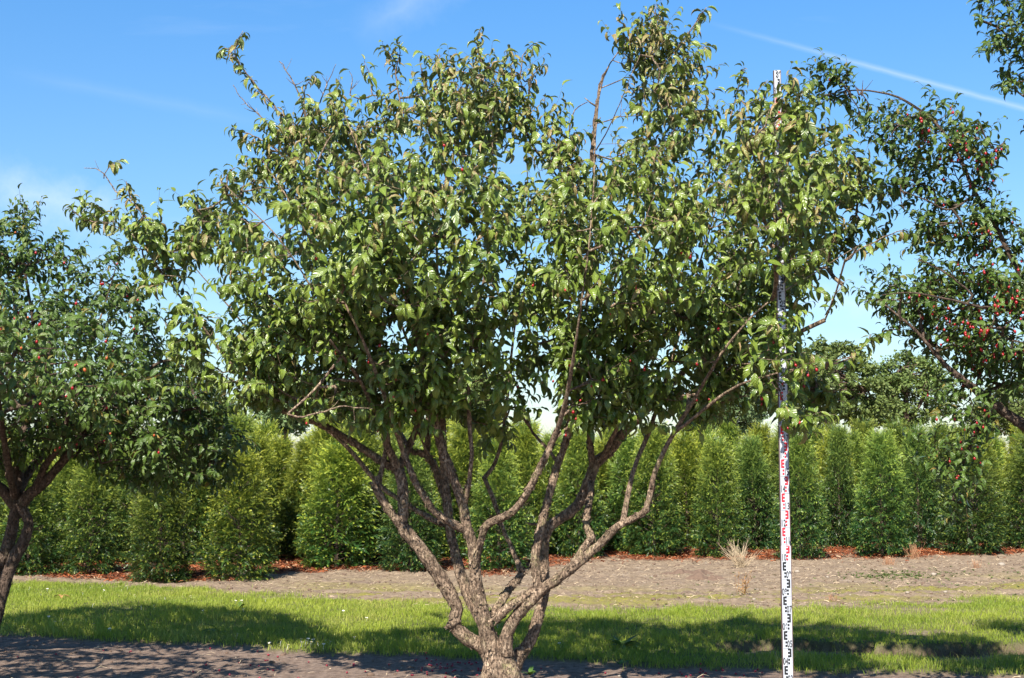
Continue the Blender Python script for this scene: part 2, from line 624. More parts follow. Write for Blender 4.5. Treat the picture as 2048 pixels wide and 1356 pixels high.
mossc = N.ramp(n_fin, [(0.35, (0.12, 0.125, 0.022)), (0.65, (0.30, 0.275, 0.035))])
soil = N.mix(N.math('MULTIPLY', a_m, N.ramp(n_mid, [(0.35, 0.25), (0.6, 0.95)])), soil, mossc)
rust = N.ramp(n_fin, [(0.3, (0.06, 0.026, 0.016)), (0.5, (0.17, 0.052, 0.022)), (0.7, (0.27, 0.095, 0.045))])
soil = N.mix(N.math('MULTIPLY', a_l, N.ramp(n_mid, [(0.3, 0.4), (0.55, 1.0)])), soil, rust)
soil = N.mix(N.math('MULTIPLY', a_g, 0.8), soil, N.ramp(n_fin, [(0.3, (0.045, 0.060, 0.018)), (0.7, (0.11, 0.13, 0.035))]))
soil = N.mix(N.math('MULTIPLY', a_r, 0.85), soil, (0.075, 0.050, 0.034))
hh = N.math('ADD', N.math('MULTIPLY', n_mid, 0.6), N.math('MULTIPLY', n_fin, 0.5))
N.out(N.principled(soil, 0.95, 0.15, N.bump(hh, 0.9, 0.03)))
ground = link('ground', make_mesh('ground', np.stack([GX, GY, gz], -1).reshape(-1, 3), gq, None,
              {'grassy': gg.ravel(), 'moss': moss.ravel(), 'rust': np.clip(lit * 1.2, 0, 1).ravel(), 'fore': frontd.ravel(), 'rut': np.clip(grut + (GX > 1.6) * (1 - gg) * np.exp(-((GY - line_y(rut_line, GX)) / .55) ** 2), 0, 1).ravel()}, m))
tag(ground, kind='structure')


def hz(x, y):
    return float(height(np.array([float(x)]), np.array([float(y)]))[0])


# ------------------------------------------------------------------ leaves
LS = np.array([0, .10, .30, .54, .78, 1.0])
LW = np.array([.05, .56, 1.0, .86, .44, .02]) * 0.5


def leaf_arrays(P, D, N_, L, Wd, curl, fold):
    n, S = len(P), len(LS)
    D = unit(D)
    N_ = unit(N_ - (N_ * D).sum(1)[:, None] * D)
    B = np.cross(D, N_)
    V = np.zeros((n, S, 3, 3))
    c = P.copy()
    for i in range(S):
        if i:
            ds = (LS[i] - LS[i - 1]) * L
            a = curl * (LS[i] + LS[i - 1]) / 2
            c = c + ds[:, None] * (np.cos(a)[:, None] * D - np.sin(a)[:, None] * N_)
        a = curl * LS[i]
        nl = np.cos(a)[:, None] * N_ + np.sin(a)[:, None] * D
        w = (LW[i] * Wd)[:, None]
        wav = (rng.random((n, 2)) - 0.5) * 0.22
        V[:, i, 1] = c
        V[:, i, 0] = c - B * w * np.cos(fold)[:, None] + nl * w * (np.sin(fold) + wav[:, 0])[:, None]
        V[:, i, 2] = c + B * w * np.cos(fold)[:, None] + nl * w * (np.sin(fold) + wav[:, 1])[:, None]
    base = (np.arange(n) * S * 3)[:, None, None]
    i = np.arange(S - 1)[None, :, None] * 3
    k = np.arange(2)[None, None, :]
    a0 = base + i + k
    Q = np.stack([a0, a0 + 1, a0 + 4, a0 + 3], -1).reshape(-1, 4)
    across = np.tile(np.array([-1, 0, 1.0]), n * S)
    along = np.tile(np.repeat(LS, 3), n)
    return V.reshape(-1, 3), Q, across, along


def in_poly(px, py, poly):
    poly = np.asarray(poly, float)
    inside = np.zeros(len(px), bool)
    x1, y1 = poly[-1]
    for x2, y2 in poly:
        c = ((y2 > py) != (y1 > py)) & (px < (x1 - x2) * (py - y2) / (y1 - y2 + 1e-12) + x2)
        inside ^= c
        x1, y1 = x2, y2
    return inside


def poly_dist(px, py, poly):
    poly = np.asarray(poly, float)
    best = np.full(len(px), 1e9)
    a = poly[-1]
    for b_ in poly:
        ab = b_ - a
        t = np.clip(((px - a[0]) * ab[0] + (py - a[1]) * ab[1]) / (ab @ ab + 1e-9), 0, 1)
        best = np.minimum(best, np.hypot(px - a[0] - t * ab[0], py - a[1] - t * ab[1]))
        a = b_
    return best


def fruit_mesh(name, mat):
    mb = MB()
    nu, nv = 10, 7
    V = []
    for j in range(1, nv):
        th = math.pi * j / nv
        for i in range(nu):
            ph = 2 * math.pi * i / nu
            V.append((math.sin(th) * math.cos(ph) * .0105, math.sin(th) * math.sin(ph) * .0105, math.cos(th) * .0135))
    V += [(0, 0, .0128), (0, 0, -.0135)]
    Q = [(j * nu + i, (j + 1) * nu + i, (j + 1) * nu + (i + 1) % nu, j * nu + (i + 1) % nu) for j in range(nv - 2) for i in range(nu)]
    T = [(len(V) - 2, i, (i + 1) % nu) for i in range(nu)] + [(len(V) - 1, (nv - 2) * nu + (i + 1) % nu, (nv - 2) * nu + i) for i in range(nu)]
    mb.add(V, Q, T)
    mb.tube([(0, 0, .0125), (0.002, 0, .022), (0.001, .002, .032)], .0011, 4)
    return mb.mesh(name, mat)


FRUIT = fruit_mesh('fruit', M['fruit'])
FRUIT_O = fruit_mesh('fruit_unripe', M['fruit_orange'])


class Tree:
    def __init__(self, seed, Y, base_xy):
        global rng
        self.rs = np.random.default_rng(seed)
        self.Y = Y
        self.base = np.array([base_xy[0], base_xy[1], hz(*base_xy)])
        self.nodes = np.zeros((0, 3))
        self.par, self.seg = [], []
        self.wood = MB()
        self.chains = []           # (points, [r0, r1], is_scaffold, idx of nodes)
        self.att, self.attdir, self.attdry = [], [], []
        self.fixed = []

    def scaffold(self, pts, knobby=0.10, flakes=False, bare=True):
        """pts: (px, py, dy, r_px)"""
        P = np.array([at(p[0], p[1], self.Y + p[2]) for p in pts])
        r = np.array([p[3] / FPX * (self.Y + p[2]) * (1.0 if p[1] > 830 else max(.55, 1 - (830 - p[1]) / 500)) for p in pts]) * getattr(self, 'slim', 1.0)
        Q, rr = resample(P, r, 0.035)
        n = len(Q)
        # lumps and slight wander
        lump = 1 + knobby * (np.interp(np.arange(n), np.arange(0, n + 6, 5), self.rs.random(len(np.arange(0, n + 6, 5)))) - 0.4) * 1.6
        w = np.cumsum(self.rs.normal(0, 0.0009, (n, 3)), 0)
        w -= np.linspace(0, 1, n)[:, None] * w[-1]
        Q = Q + w
        k = 14 if rr.max() > 0.03 else (10 if rr.max() > 0.015 else 6)
        self.wood.tube(Q, rr * lump, k, rough=0.09 if rr.max() > 0.02 else 0.05)
        self.nodes = np.vstack([self.nodes, Q[::2]])
        if rr.max() > 0.02:
            self.flakes(Q, rr * lump)
        return Q

    def flakes(self, Q, r):
        """curling plates of peeling bark"""
        T = unit(np.gradient(Q, axis=0))
        n = int(len(Q) * 7)
        i = self.rs.integers(0, len(Q), n)
        keep = r[i] > 0.018
        i = i[keep]
        n = len(i)
        if not n:
            return
        a = unit(np.cross(T[i], self.rs.normal(0, 1, (n, 3))))
        bb = np.cross(T[i], a)
        tt = T[i] * self.rs.choice([-1, 1], n)[:, None]
        L = self.rs.uniform(.012, .042, n)[:, None]
        w = self.rs.uniform(.004, .013, n)[:, None]
        c = Q[i] + a * (r[i] * 0.97)[:, None]
        lift = self.rs.uniform(.003, .013, n)[:, None]
        V = np.stack([c - bb * w, c + bb * w, c + tt * L + bb * w * .7 + a * lift, c + tt * L - bb * w * .7 + a * lift], 1).reshape(-1, 3)
        q = np.arange(n * 4).reshape(-1, 4)
        self.wood.add(V, q)

    def sprig(self, pts, dy, leafy=True, r=2.0, dry=0.5, t0=0.0, step=0.085):
        P = np.array([at(p[0], p[1], self.Y + dy) for p in pts])
        Q, rr = resample(P, np.linspace(r, r * 0.35, len(P)) / FPX * self.Y, 0.03)
        Q[1:-1] += self.rs.normal(0, .003, Q[1:-1].shape)
        self.wood.tube(Q, rr, 5)
        # join it to the wood
        j = np.argmin(np.linalg.norm(self.nodes - Q[0], axis=1))
        a = self.nodes[j]
        mid = (a + Q[0]) / 2 + np.array([0, 0, -.03])
        J, jr = resample(np.array([a, mid, Q[0]]), [rr[0] * 1.3, rr[0] * 1.1, rr[0]], 0.05)
        self.wood.tube(J, jr, 5, cap=False)
        self.nodes = np.vstack([self.nodes, Q[::2]])
        if leafy:
            s = np.arange(t0, 1.0, step / max(0.1, len(Q) * 0.03))
            for t in list(s) + [1.0]:
                f = t * (len(Q) - 1)
                k = int(min(f, len(Q) - 2))
                self.fixed.append((Q[k], unit(Q[k + 1] - Q[k]), dry))
        else:
            # short spur shoots
            for f in self.rs.uniform(0.25, 0.95, 4):
                k = int(f * (len(Q) - 2))
                d = unit(unit(Q[k + 1] - Q[k]) * 0.6 + self.rs.normal(0, .6, 3))
                l = self.rs.uniform(.04, .12)
                self.wood.tube(np.array([Q[k], Q[k] + d * l * .5, Q[k] + d * l + np.array([0, 0, .01])]), [rr[k] * .7, rr[k] * .5, rr[k] * .25], 4)

    def fill(self, poly, n, T, dm, dy0=0.0, holes=(), rule=None, bias=0.65, power=0.75, inset=0.0):
        """sample crown points: outline on the tree's own plane, given depth in metres"""
        W_ = np.array([at(p[0], p[1], self.Y + dy0) for p in poly])[:, [0, 2]]
        lo, hi = W_.min(0), W_.max(0)
        got = 0
        while got < n:
            x = self.rs.uniform(lo[0], hi[0], 4000)
            z = self.rs.uniform(lo[1], hi[1], 4000)
            ok = in_poly(x, z, W_)
            x, z = x[ok], z[ok]
            d = poly_dist(x, z, W_)
            t = T * np.minimum(1, d / dm) ** power
            u = self.rs.uniform(-1, 1, len(x))
            u = np.sign(u) * np.abs(u) ** bias
            y = self.Y + dy0 + u * t
            keep = np.ones(len(x), bool)
            uv = project(np.stack([x, y, z], 1))
            keep &= in_poly(uv[:, 0], uv[:, 1], poly) & (poly_dist(uv[:, 0], uv[:, 1], poly) > inset)
            for h in holes:
                q = ((uv[:, 0] - h[0]) / (h[2] + 10)) ** 2 + ((uv[:, 1] - h[1]) / (h[3] + 10)) ** 2
                keep &= ~((q < 1) & (self.rs.random(len(x)) < h[4]))
            if rule is not None:
                keep &= rule(x, y, z)
            P = np.stack([x, y, z], 1)[keep]
            P = P[:max(0, n - got)]
            self.att.append(P)
            got += len(P)

    def grow(self):
        A = np.concatenate(self.att)
        self.att = A
        d0 = np.array([np.min(np.linalg.norm(self.nodes - a, axis=1)) for a in A])
        order = np.argsort(d0)
        cap = len(self.nodes) + len(A) * 14
        ND = np.zeros((cap, 3))
        ND[:len(self.nodes)] = self.nodes
        cnt = len(self.nodes)
        par = np.full(cap, -1)
        load = np.zeros(cap)
        chains = []
        tipdir = np.zeros_like(A)
        for ai in order:
            a = A[ai]
            dv = ND[:cnt] - a
            dist = np.sqrt((dv ** 2).sum(1))
            cost = dist + 0.55 * np.maximum(0, dv[:, 2]) + 0.10 * (dist < 0.06)
            j = int(np.argmin(cost))
            p0 = ND[j]
            L = dist[j]
            m_ = max(2, int(L / 0.07))
            t = np.linspace(0, 1, m_ + 1)[1:, None]
            out = unit(np.array([a[0] - self.base[0], (a[1] - self.base[1]), 0.6 * (a[2] - self.base[2])]))
            c1 = p0 + (a - p0) * 0.45 + out * 0.06 * L + np.array([0, 0, -0.06 * L]) + self.rs.normal(0, .05 * L, 3)
            pts = (1 - t) ** 2 * p0 + 2 * t * (1 - t) * c1 + t ** 2 * a
            idx = np.arange(cnt, cnt + m_)
            ND[idx] = pts
            par[idx[0]] = j
            par[idx[1:]] = idx[:-1]
            chains.append(np.concatenate([[j], idx]))
            k = j
            load[idx] += 1
            while k >= 0:
                load[k] += 1
                k = par[k]
            tipdir[ai] = unit(a - (pts[-2] if m_ > 1 else p0))
            cnt += m_
        for ch in chains:
            l_ = load[ch].copy()
            l_[0] = min(l_[0], l_[1])
            r = np.clip(0.0017 * np.maximum(l_, 1) ** 0.52, 0.0015, 0.015)
            self.wood.tube(ND[ch], r, 6 if r[0] > .006 else 4, cap=False)
        self.tipdir = tipdir

    def leaves(self, per, size, droop, dryfun, mat, name='crown'):
        rs = self.rs
        P, D, Nn, L, dry, tint, curlx = [], [], [], [], [], [], []
        items = [(a, d, None) for a, d in zip(self.att, self.tipdir)] + [(f[0], f[1], f[2]) for f in self.fixed]
        for (a, td, fd) in items:
            out = unit(np.array([a[0] - self.base[0], a[1] - self.base[1], 0.35 * (a[2] - 2.2)]) + 1e-6)
            t = unit(0.55 * td + 0.45 * out + np.array([0, 0, 0.18]) + rs.normal(0, .28, 3))
            if fd is not None:
                t = unit(td + rs.normal(0, .25, 3))
            npair = max(2, int(rs.normal(per, 1.1))) if fd is None else 2
            sp = rs.uniform(.030, .046) if fd is None else .022
            side = unit(np.cross(t, np.array([0, 0, 1.0]) + rs.normal(0, .3, 3)))
            up = np.cross(side, t)
            p = a.copy()
            tw = [p.copy()]
            td_ = rs.random()
            for k in range(npair):
                ax = side if k % 2 == 0 else up
                for sgn in (-1, 1):
                    if rs.random() < 0.08:
                        continue
                    ld = unit(ax * sgn * 0.75 + t * 0.5 + np.array([0, 0, -droop]) + rs.normal(0, .22, 3))
                    nn = np.array([0, -0.3, 1.0]) + 0.35 * t + rs.normal(0, .5, 3)
                    P.append(p + ld * 0.008)
                    D.append(ld)
                    Nn.append(nn)
                    L.append(rs.uniform(*size) * rs.choice([.62, .85, 1, 1.08]) * (0.8 if k == npair - 1 else 1))
                    dv = dryfun(a) if fd is None else fd
                    dd = rs.random()
                    dr = (0.5 + 0.5 * rs.random()) if dd < dv else 0.25 * rs.random() * dv * 2
                    dry.append(dr)
                    tint.append(np.clip(0.30 * td_ + rs.random() ** 1.3 * 0.75, 0, 1))
                p = p + t * sp
                t = unit(t + rs.normal(0, .12, 3) + np.array([0, 0, 0.05]))
                tw.append(p.copy())
            # terminal leaf
            P.append(p)
            D.append(unit(t + np.array([0, 0, -droop])))
            Nn.append(np.array([0, -.3, 1.0]) + rs.normal(0, .3, 3))
            L.append(rs.uniform(*size) * .75)
            dry.append(0.2 * rs.random())
            tint.append(0.6 + 0.4 * rs.random())
            self.wood.tube(np.array(tw), np.linspace(.0018, .0009, len(tw)), 3, cap=False)
        P, D, Nn, L = map(np.array, (P, D, Nn, L))
        dry, tint = np.array(dry), np.array(tint)
        n = len(P)
        curl = rs.normal(1.25, .6, n).clip(.1, 2.6) + dry * rs.uniform(0, 1.4, n)
        fold = rs.normal(.42, .22, n).clip(0, 1.0) + dry * .5
        wd = L * rs.uniform(.40, .56, n) * (1 - .25 * dry)
        V, Q, ac, al = leaf_arrays(P, D, Nn, L, wd, curl, fold)
        k = len(LS) * 3
        me = make_mesh(name, V - self.base, Q, None, {'tint': np.repeat(tint, k), 'dry': np.repeat(dry, k), 'across': ac, 'along': al}, mat)
        self.leafP, self.leafD = P, D
        self.leaf_me = me
        return n

    def finish(self, name, label, cat, group, bark):
        root = empty(name, self.base)
        tag(root, label, cat, group)
        link('trunk', self.wood.mesh('trunk', bark, True, self.base), root)
        link('crown', self.leaf_me, root)
        self.root = root
        return root

    def fruits(self, pix, near=16, r=0.02):
        """hang single fruits on the leaf twigs nearest the given picture spots"""
        uv = project(self.leafP)
        k = 0
        for q in pix:
            d = np.hypot(uv[:, 0] - q[0], uv[:, 1] - q[1])
            c = np.where(d < near)[0]
            if not len(c):
                c = np.array([np.argmin(d)])
            i = c[np.argmin(self.leafP[c, 1])]
            self.one_fruit(i, FRUIT_O if (len(q) > 2 and q[2]) else FRUIT)

    def one_fruit(self, i, me):
        p = self.leafP[i] + np.array([self.rs.normal(0, .008), -0.02 + self.rs.normal(0, .006), -0.036])
        o = link('fruit', me, self.root, p - self.base)
        o.rotation_euler = self.rs.normal(0, .25, 3)
        s = self.rs.uniform(.62, .9)
        o.scale = (s, s, s)

    def fruit_mass(self, idx, me):
        src = np.zeros(len(me.vertices) * 3, np.float32)
        me.vertices.foreach_get('co', src)
        src = src.reshape(-1, 3)
        q = [tuple(p.vertices) for p in me.polygons]
        q4 = np.array([x for x in q if len(x) == 4])
        q3 = np.array([x for x in q if len(x) == 3])
        mb = MB()
        for i in idx:
            p = self.leafP[i] + np.array([self.rs.normal(0, .008), -0.015, -0.036]) - self.base
            mb.add(src * self.rs.uniform(.55, .85) + p, q4, q3)
        o = link('fruit', mb.mesh('fruit_mass', me.materials[0]), self.root)
        o['kind'] = 'stuff'


# ------------------------------------------------------------------ the middle cherry
mt = Tree(11, 9.4, (at(1005, 1366, 9.4)[0], 9.4))
S = mt.scaffold
mt.slim = .75
# root flare and stool
S([(1006, 1392, 0, 44), (1003, 1356, 0, 38), (992, 1320, 0, 33), (985, 1290, 0, 24), (975, 1262, -.02, 19)])
S([(1022, 1392, -.02, 30), (1020, 1350, -.02, 26), (1012, 1318, -.02, 21), (1008, 1290, -.03, 17), (1018, 1258, -.05, 14)])
S([(1000, 1392, .1, 32), (1020, 1350, .1, 26), (1032, 1322, .1, 20), (1037, 1309, .08, 17), (1040, 1300, .07, 14)])
S([(960, 1396, -.05, 12), (975, 1360, -.05, 22), (985, 1325, -.03, 20)])
S([(1060, 1396, .05, 12), (1035, 1362, .05, 20), (1020, 1330, .03, 18)])
# A, the low left stem
S([(990, 1335, .03, 22), (966, 1293, .06, 20), (933, 1276, .04, 19), (908, 1247, .02, 18), (916, 1218, .02, 16), (900, 1185, 0, 17), (870, 1138, -.02, 17), (836, 1090, -.05, 16), (812, 1062, -.06, 16), (804, 1048, -.06, 14)])
S([(915, 1240, .02, 14), (903, 1248, -.01, 10), (896, 1250, -.03, 7)])
S([(808, 1058, -.06, 13), (785, 1030, -.1, 11), (765, 1000, -.14, 11), (754, 980, -.16, 11), (749, 971, -.17, 9)])
S([(752, 974, -.16, 8), (762, 945, -.12, 6.5), (770, 905, -.08, 6), (774, 870, -.05, 6), (740, 760, -.2, 5), (650, 620, -.4, 4.5), (560, 480, -.5, 3.6), (470, 390, -.5, 2.4), (440, 360, -.5, 1.6)])
S([(804, 1050, -.06, 15), (807, 1005, -.05, 14), (804, 962, -.04, 15), (796, 937, -.04, 15)])
S([(797, 940, -.04, 11), (762, 922, 0, 10), (700, 883, .1, 9.5), (640, 850, .15, 9), (590, 832, .2, 8.5), (540, 808, .2, 7.5), (470, 740, .1, 6), (400, 650, 0, 4.8), (320, 540, -.1, 3.6), (265, 470, -.1, 2.6), (200, 440, -.1, 1.8)])
S([(797, 938, -.04, 12), (784, 912, -.1, 10), (772, 888, -.15, 9), (766, 860, -.2, 8), (720, 760, -.6, 6), (660, 680, -1.0, 4)])
S([(796, 937, -.04, 11), (813, 905, .02, 9), (828, 868, .08, 8), (845, 815, .15, 7.5), (840, 700, .3, 6.5), (770, 560, .5, 5.5), (690, 420, .6, 4.4), (610, 290, .6, 3.2), (545, 215, .5, 2.2), (495, 150, .5, 1.6), (462, 100, .5, 1.2)])
# long thin branch crossing low on the left
S([(880, 1047, .15, 8), (840, 1025, .2, 7), (792, 994, .25, 6.5), (755, 964, .3, 6), (696, 893, .4, 6), (640, 840, .5, 5.5), (560, 750, .7, 4.5), (480, 640, .9, 3.5), (385, 530, .9, 2.2)])
# B and C, the middle-left pair
S([(968, 1252, .02, 15), (945, 1208, .05, 15), (934, 1186, .08, 14), (924, 1156, .1, 14), (912, 1108, .12, 13), (901, 1065, .14, 12), (895, 1017, .16, 11.5), (891, 958, .2, 11), (886, 915, .22, 10), (882, 800, .3, 8.5), (876, 620, .5, 7.5), (872, 450, .7, 6), (880, 300, .7, 4), (892, 170, .6, 2.2)])
S([(893, 1000, .18, 9), (884, 976, .3, 10), (868, 930, .35, 9), (855, 912, .38, 9), (857, 866, .4, 7), (850, 780, .6, 6), (800, 640, .9, 5), (740, 470, 1.2, 4), (700, 330, 1.2, 2.6)])
S([(858, 914, .38, 8), (838, 905, .4, 7), (822, 900, .42, 7), (790, 850, .7, 5.5), (720, 760, 1.1, 4), (640, 660, 1.4, 3)])
S([(858, 912, .36, 4), (843, 880, .3, 3), (836, 858, .25, 2.5)])
S([(980, 1300, -.02, 22), (968, 1235, -.05, 18), (953, 1175, -.07, 16), (946, 1098, -.1, 14), (934, 1055, -.12, 13.5), (928, 1016, -.14, 12.5), (916, 978, -.16, 11.5), (901, 938, -.18, 12), (886, 899, -.2, 11), (873, 850, -.25, 10.5), (852, 740, -.4, 9), (826, 640, -.55, 7.5), (812, 590, -.65, 6), (775, 470, -.8, 4.8), (730, 340, -.8, 3.4), (690, 230, -.7, 2)])
S([(812, 592, -.65, 5), (825, 560, -.75, 4), (850, 480, -.9, 3.2), (880, 400, -1, 2.2)])
S([(934, 1062, -.12, 11), (902, 1047, -.15, 10.5), (870, 1025, -.2, 9.5), (846, 994, -.25, 9), (829, 962, -.28, 8.5), (813, 925, -.3, 8), (802, 897, -.32, 7.5), (770, 800, -.6, 6.5), (715, 660, -1.0, 5.2), (640, 520, -1.1, 4), (570, 390, -.9, 2.8), (525, 320, -.7, 1.8)])
S([(927, 1010, -.14, 7), (934, 988, -.2, 6.5), (940, 948, -.24, 6), (943, 899, -.28, 6), (938, 840, -.3, 6), (940, 720, -.4, 5.5), (962, 590, -.5, 5), (985, 450, -.5, 4), (985, 300, -.4, 3), (962, 120, -.3, 1.6)])
# F, arm to the right from the middle stem
S([(950, 1130, -.12, 10), (962, 1078, -.2, 9.5), (972, 1050, -.25, 9.5), (997, 1037, -.3, 10), (1021, 1025, -.34, 9.5), (1042, 1004, -.38, 9.5), (1061, 975, -.42, 9), (1080, 936, -.46, 8.5), (1097, 903, -.5, 8), (1112, 868, -.55, 7.5), (1135, 790, -.8, 6.5), (1160, 640, -1.2, 5), (1180, 480, -1.3, 3.6), (1190, 330, -1.1, 2.2)])
S([(1115, 925, -.05, 5), (1100, 903, 0, 5), (1078, 880, .1, 4.5), (1060, 855, .2, 4), (1040, 790, .4, 3), (1010, 720, .6, 2)])
# G, thin stem at the back
S([(982, 1236, .05, 13), (1001, 1206, .12, 11), (1017, 1180, .2, 10.5), (1036, 1158, .26, 10), (1044, 1146, .28, 9)])
S([(1044, 1146, .28, 8), (1037, 1130, .3, 7), (1024, 1097, .33, 6.5), (1008, 1061, .36, 6), (992, 1014, .4, 6), (980, 982, .43, 6), (969, 957, .45, 6)])
S([(967, 958, .45, 6), (984, 936, .5, 5.5), (996, 907, .55, 5.5), (1006, 867, .6, 5), (1014, 800, .7, 4.8), (1030, 640, 1.0, 4.2), (1055, 460, 1.2, 3.4), (1050, 300, 1.0, 2.4), (1040, 150, .8, 1.5)])
# H, the long right arm
S([(1012, 1310, -.04, 18), (1016, 1265, -.06, 15), (1036, 1227, -.1, 15), (1062, 1200, -.14, 15), (1092, 1172, -.18, 14), (1128, 1147, -.22, 12), (1166, 1116, -.26, 11.5), (1206, 1081, -.3, 11), (1233, 1054, -.33, 10), (1258, 1040, -.35, 9.5), (1288, 1023, -.38, 9), (1299, 998, -.4, 7.5), (1308, 954, -.44, 7), (1324, 911, -.48, 6.5), (1348, 866, -.52, 6), (1390, 800, -.7, 5.5), (1450, 700, -1.0, 4.6), (1530, 610, -1.1, 3.8), (1640, 540, -.9, 2.6), (1720, 490, -.7, 1.6)])
S([(1348, 866, -.52, 5), (1420, 810, -.8, 4.4), (1480, 770, -1.0, 3.6), (1560, 745, -1.1, 2.8), (1640, 728, -1.1, 2.2), (1705, 712, -1.1, 1.5)])
S([(1246, 1044, -.34, 8), (1252, 1012, -.33, 7), (1260, 966, -.3, 6.5), (1272, 921, -.26, 6), (1292, 876, -.22, 6), (1320, 790, -.1, 5.5), (1370, 620, .1, 5), (1420, 450, .3, 4), (1465, 300, .3, 2.8), (1485, 180, .2, 1.6)])
# second low arm to the right and stem I
S([(990, 1240, -.1, 13), (1016, 1216, -.12, 12), (1044, 1199, -.14, 12), (1078, 1172, -.16, 11)])
S([(1076, 1176, -.16, 11), (1069, 1120, -.14, 11), (1075, 1078, -.12, 11), (1087, 1029, -.1, 11), (1099, 986, -.08, 10.5), (1114, 932, -.06, 10), (1130, 884, -.05, 9), (1143, 830, -.1, 8), (1160, 680, -.2, 7), (1190, 500, -.2, 5.6), (1187, 320, 0, 4.6), (1202, 170, .1, 3.6), (1240, 100, .1, 2.4), (1290, 50, .1, 1.4)])
S([(1192, 300, 0, 3.4), (1215, 260, -.2, 2.8), (1250, 180, -.4, 2), (1280, 110, -.4, 1.3)])
# J, the big right stem
S([(1022, 1340, .06, 20), (1038, 1312, .1, 17), (1060, 1281, .12, 15), (1075, 1236, .15, 14.5), (1088, 1195, .18, 13.5), (1089, 1160, .2, 13), (1090, 1078, .22, 12.5), (1104, 1049, .24, 13), (1135, 1029, .26, 13), (1160, 1003, .28, 13), (1177, 962, .3, 14), (1191, 926, .32, 15), (1212, 909, .34, 13), (1242, 871, .38, 12.5), (1275, 838, .42, 11.5), (1330, 785, .5, 9.5), (1410, 700, .6, 8), (1490, 590, .6, 6.5), (1570, 490, .5, 5), (1680, 410, .3, 3.2), (1760, 385, .2, 1.8)])
S([(1205, 915, .3, 8), (1222, 880, .2, 6), (1240, 840, .1, 5), (1280, 700, -.3, 4.4), (1330, 540, -.6, 3.6), (1360, 400, -.7, 2.4)])
S([(1186, 935, .3, 9), (1181, 900, .3, 8), (1180, 866, .3, 7.5), (1184, 800, .35, 7), (1210, 640, .5, 6), (1265, 430, .6, 5), (1300, 240, .5, 3.6), (1312, 100, .4, 2.2), (1312, 40, .4, 1.4)])
S([(1410, 700, .6, 5), (1450, 560, .9, 4.4), (1500, 420, 1.0, 3.4), (1540, 290, .8, 2.4), (1565, 200, .6, 1.4)])
S([(1140, 1136, -.2, 10), (1166, 1098, -.12, 10), (1183, 1074, -.06, 10.5), (1175, 1056, -.02, 9), (1173, 1029, .04, 9), (1180, 996, .12, 8.5), (1182, 965, .22, 8)])
S([(1105, 1048, .24, 6), (1085, 1050, .3, 4.5), (1056, 1047, .35, 3.2)])

main_poly = [(140, 412), (152, 462), (190, 458), (240, 470), (268, 520), (276, 590), (310, 640), (345, 690), (370, 745), (425, 785), (480, 795), (530, 820), (580, 822), (640, 800), (700, 850), (745, 868), (800, 850), (850, 825), (905, 815), (940, 850), (985, 865), (1040, 865), (1062, 830), (1042, 780), (1060, 745), (1108, 780), (1092, 840), (1130, 870), (1165, 862), (1210, 825), (1250, 845), (1300, 825), (1370, 838), (1430, 815), (1480, 790), (1540, 790), (1560, 840), (1600, 850), (1640, 815), (1660, 775), (1610, 720), (1590, 660), (1620, 590), (1655, 560), (1690, 520), (1740, 480), (1775, 455), (1745, 420), (1765, 365), (1735, 330), (1700, 300), (1655, 262), (1620, 275), (1598, 250), (1575, 200), (1540, 180), (1500, 195), (1465, 215), (1430, 205), (1400, 215), (1385, 160), (1390, 110), (1360, 85), (1335, 50), (1300, 40), (1248, 65), (1228, 100), (1232, 160), (1222, 230), (1205, 300), (1165, 320), (1135, 280), (1125, 240), (1085, 230), (1065, 270), (1055, 200), (1055, 150), (1030, 120), (990, 105), (955, 105), (895, 125), (880, 170), (835, 195), (780, 190), (700, 190), (640, 205), (590, 225), (560, 265), (520, 300), (520, 345), (470, 350), (420, 365), (400, 410), (360, 440), (310, 425), (240, 432), (190, 430)]
holes = [(1085, 800, 34, 62, 1.0), (1012, 690, 24, 36, .95), (425, 575, 46, 46, 1.0), (335, 650, 26, 60, 1.0), (555, 455, 20, 16, .9), (500, 420, 14, 24, .8), (1650, 620, 60, 60, 1.0), (1640, 200, 50, 46, 1.0), (1735, 560, 70, 60, 1.0), (1190, 310, 30, 60, .9), (1445, 250, 22, 40, .8), (560, 460, 30, 18, .8),
         (905, 520, 26, 22, .8), (1060, 330, 20, 60, .7), (640, 740, 30, 30, .6), (920, 745, 30, 26, .7), (720, 770, 30, 30, .7), (1640, 620, 40, 50, .9), (1390, 300, 14, 50, .7), (840, 330, 16, 26, .7), (1330, 690, 18, 20, .6),
         (480, 640, 26, 40, .7), (1010, 560, 18, 14, .7), (980, 770, 40, 40, .5), (1180, 430, 20, 30, .7), (560, 700, 26, 20, .6)]
YT = mt.Y


def rule_main(x, y, z):
    f = np.maximum(0, (YT - y) - 0.25)
    return z > 1.78 + np.where(np.abs(x + .05) < 1.2, 1.1 * np.maximum(0, f - .35), .30 * f) + 0.10 * np.maximum(0, y - YT)


hr_ = np.random.default_rng(77)
for _ in range(60):
    holes.append((hr_.uniform(250, 1700), hr_.uniform(160, 800), hr_.uniform(9, 26), hr_.uniform(11, 30), .95))
mt.fill(main_poly, 2050, 1.75, 1.35, 0.0, holes, rule_main, power=1.0, inset=9.0)
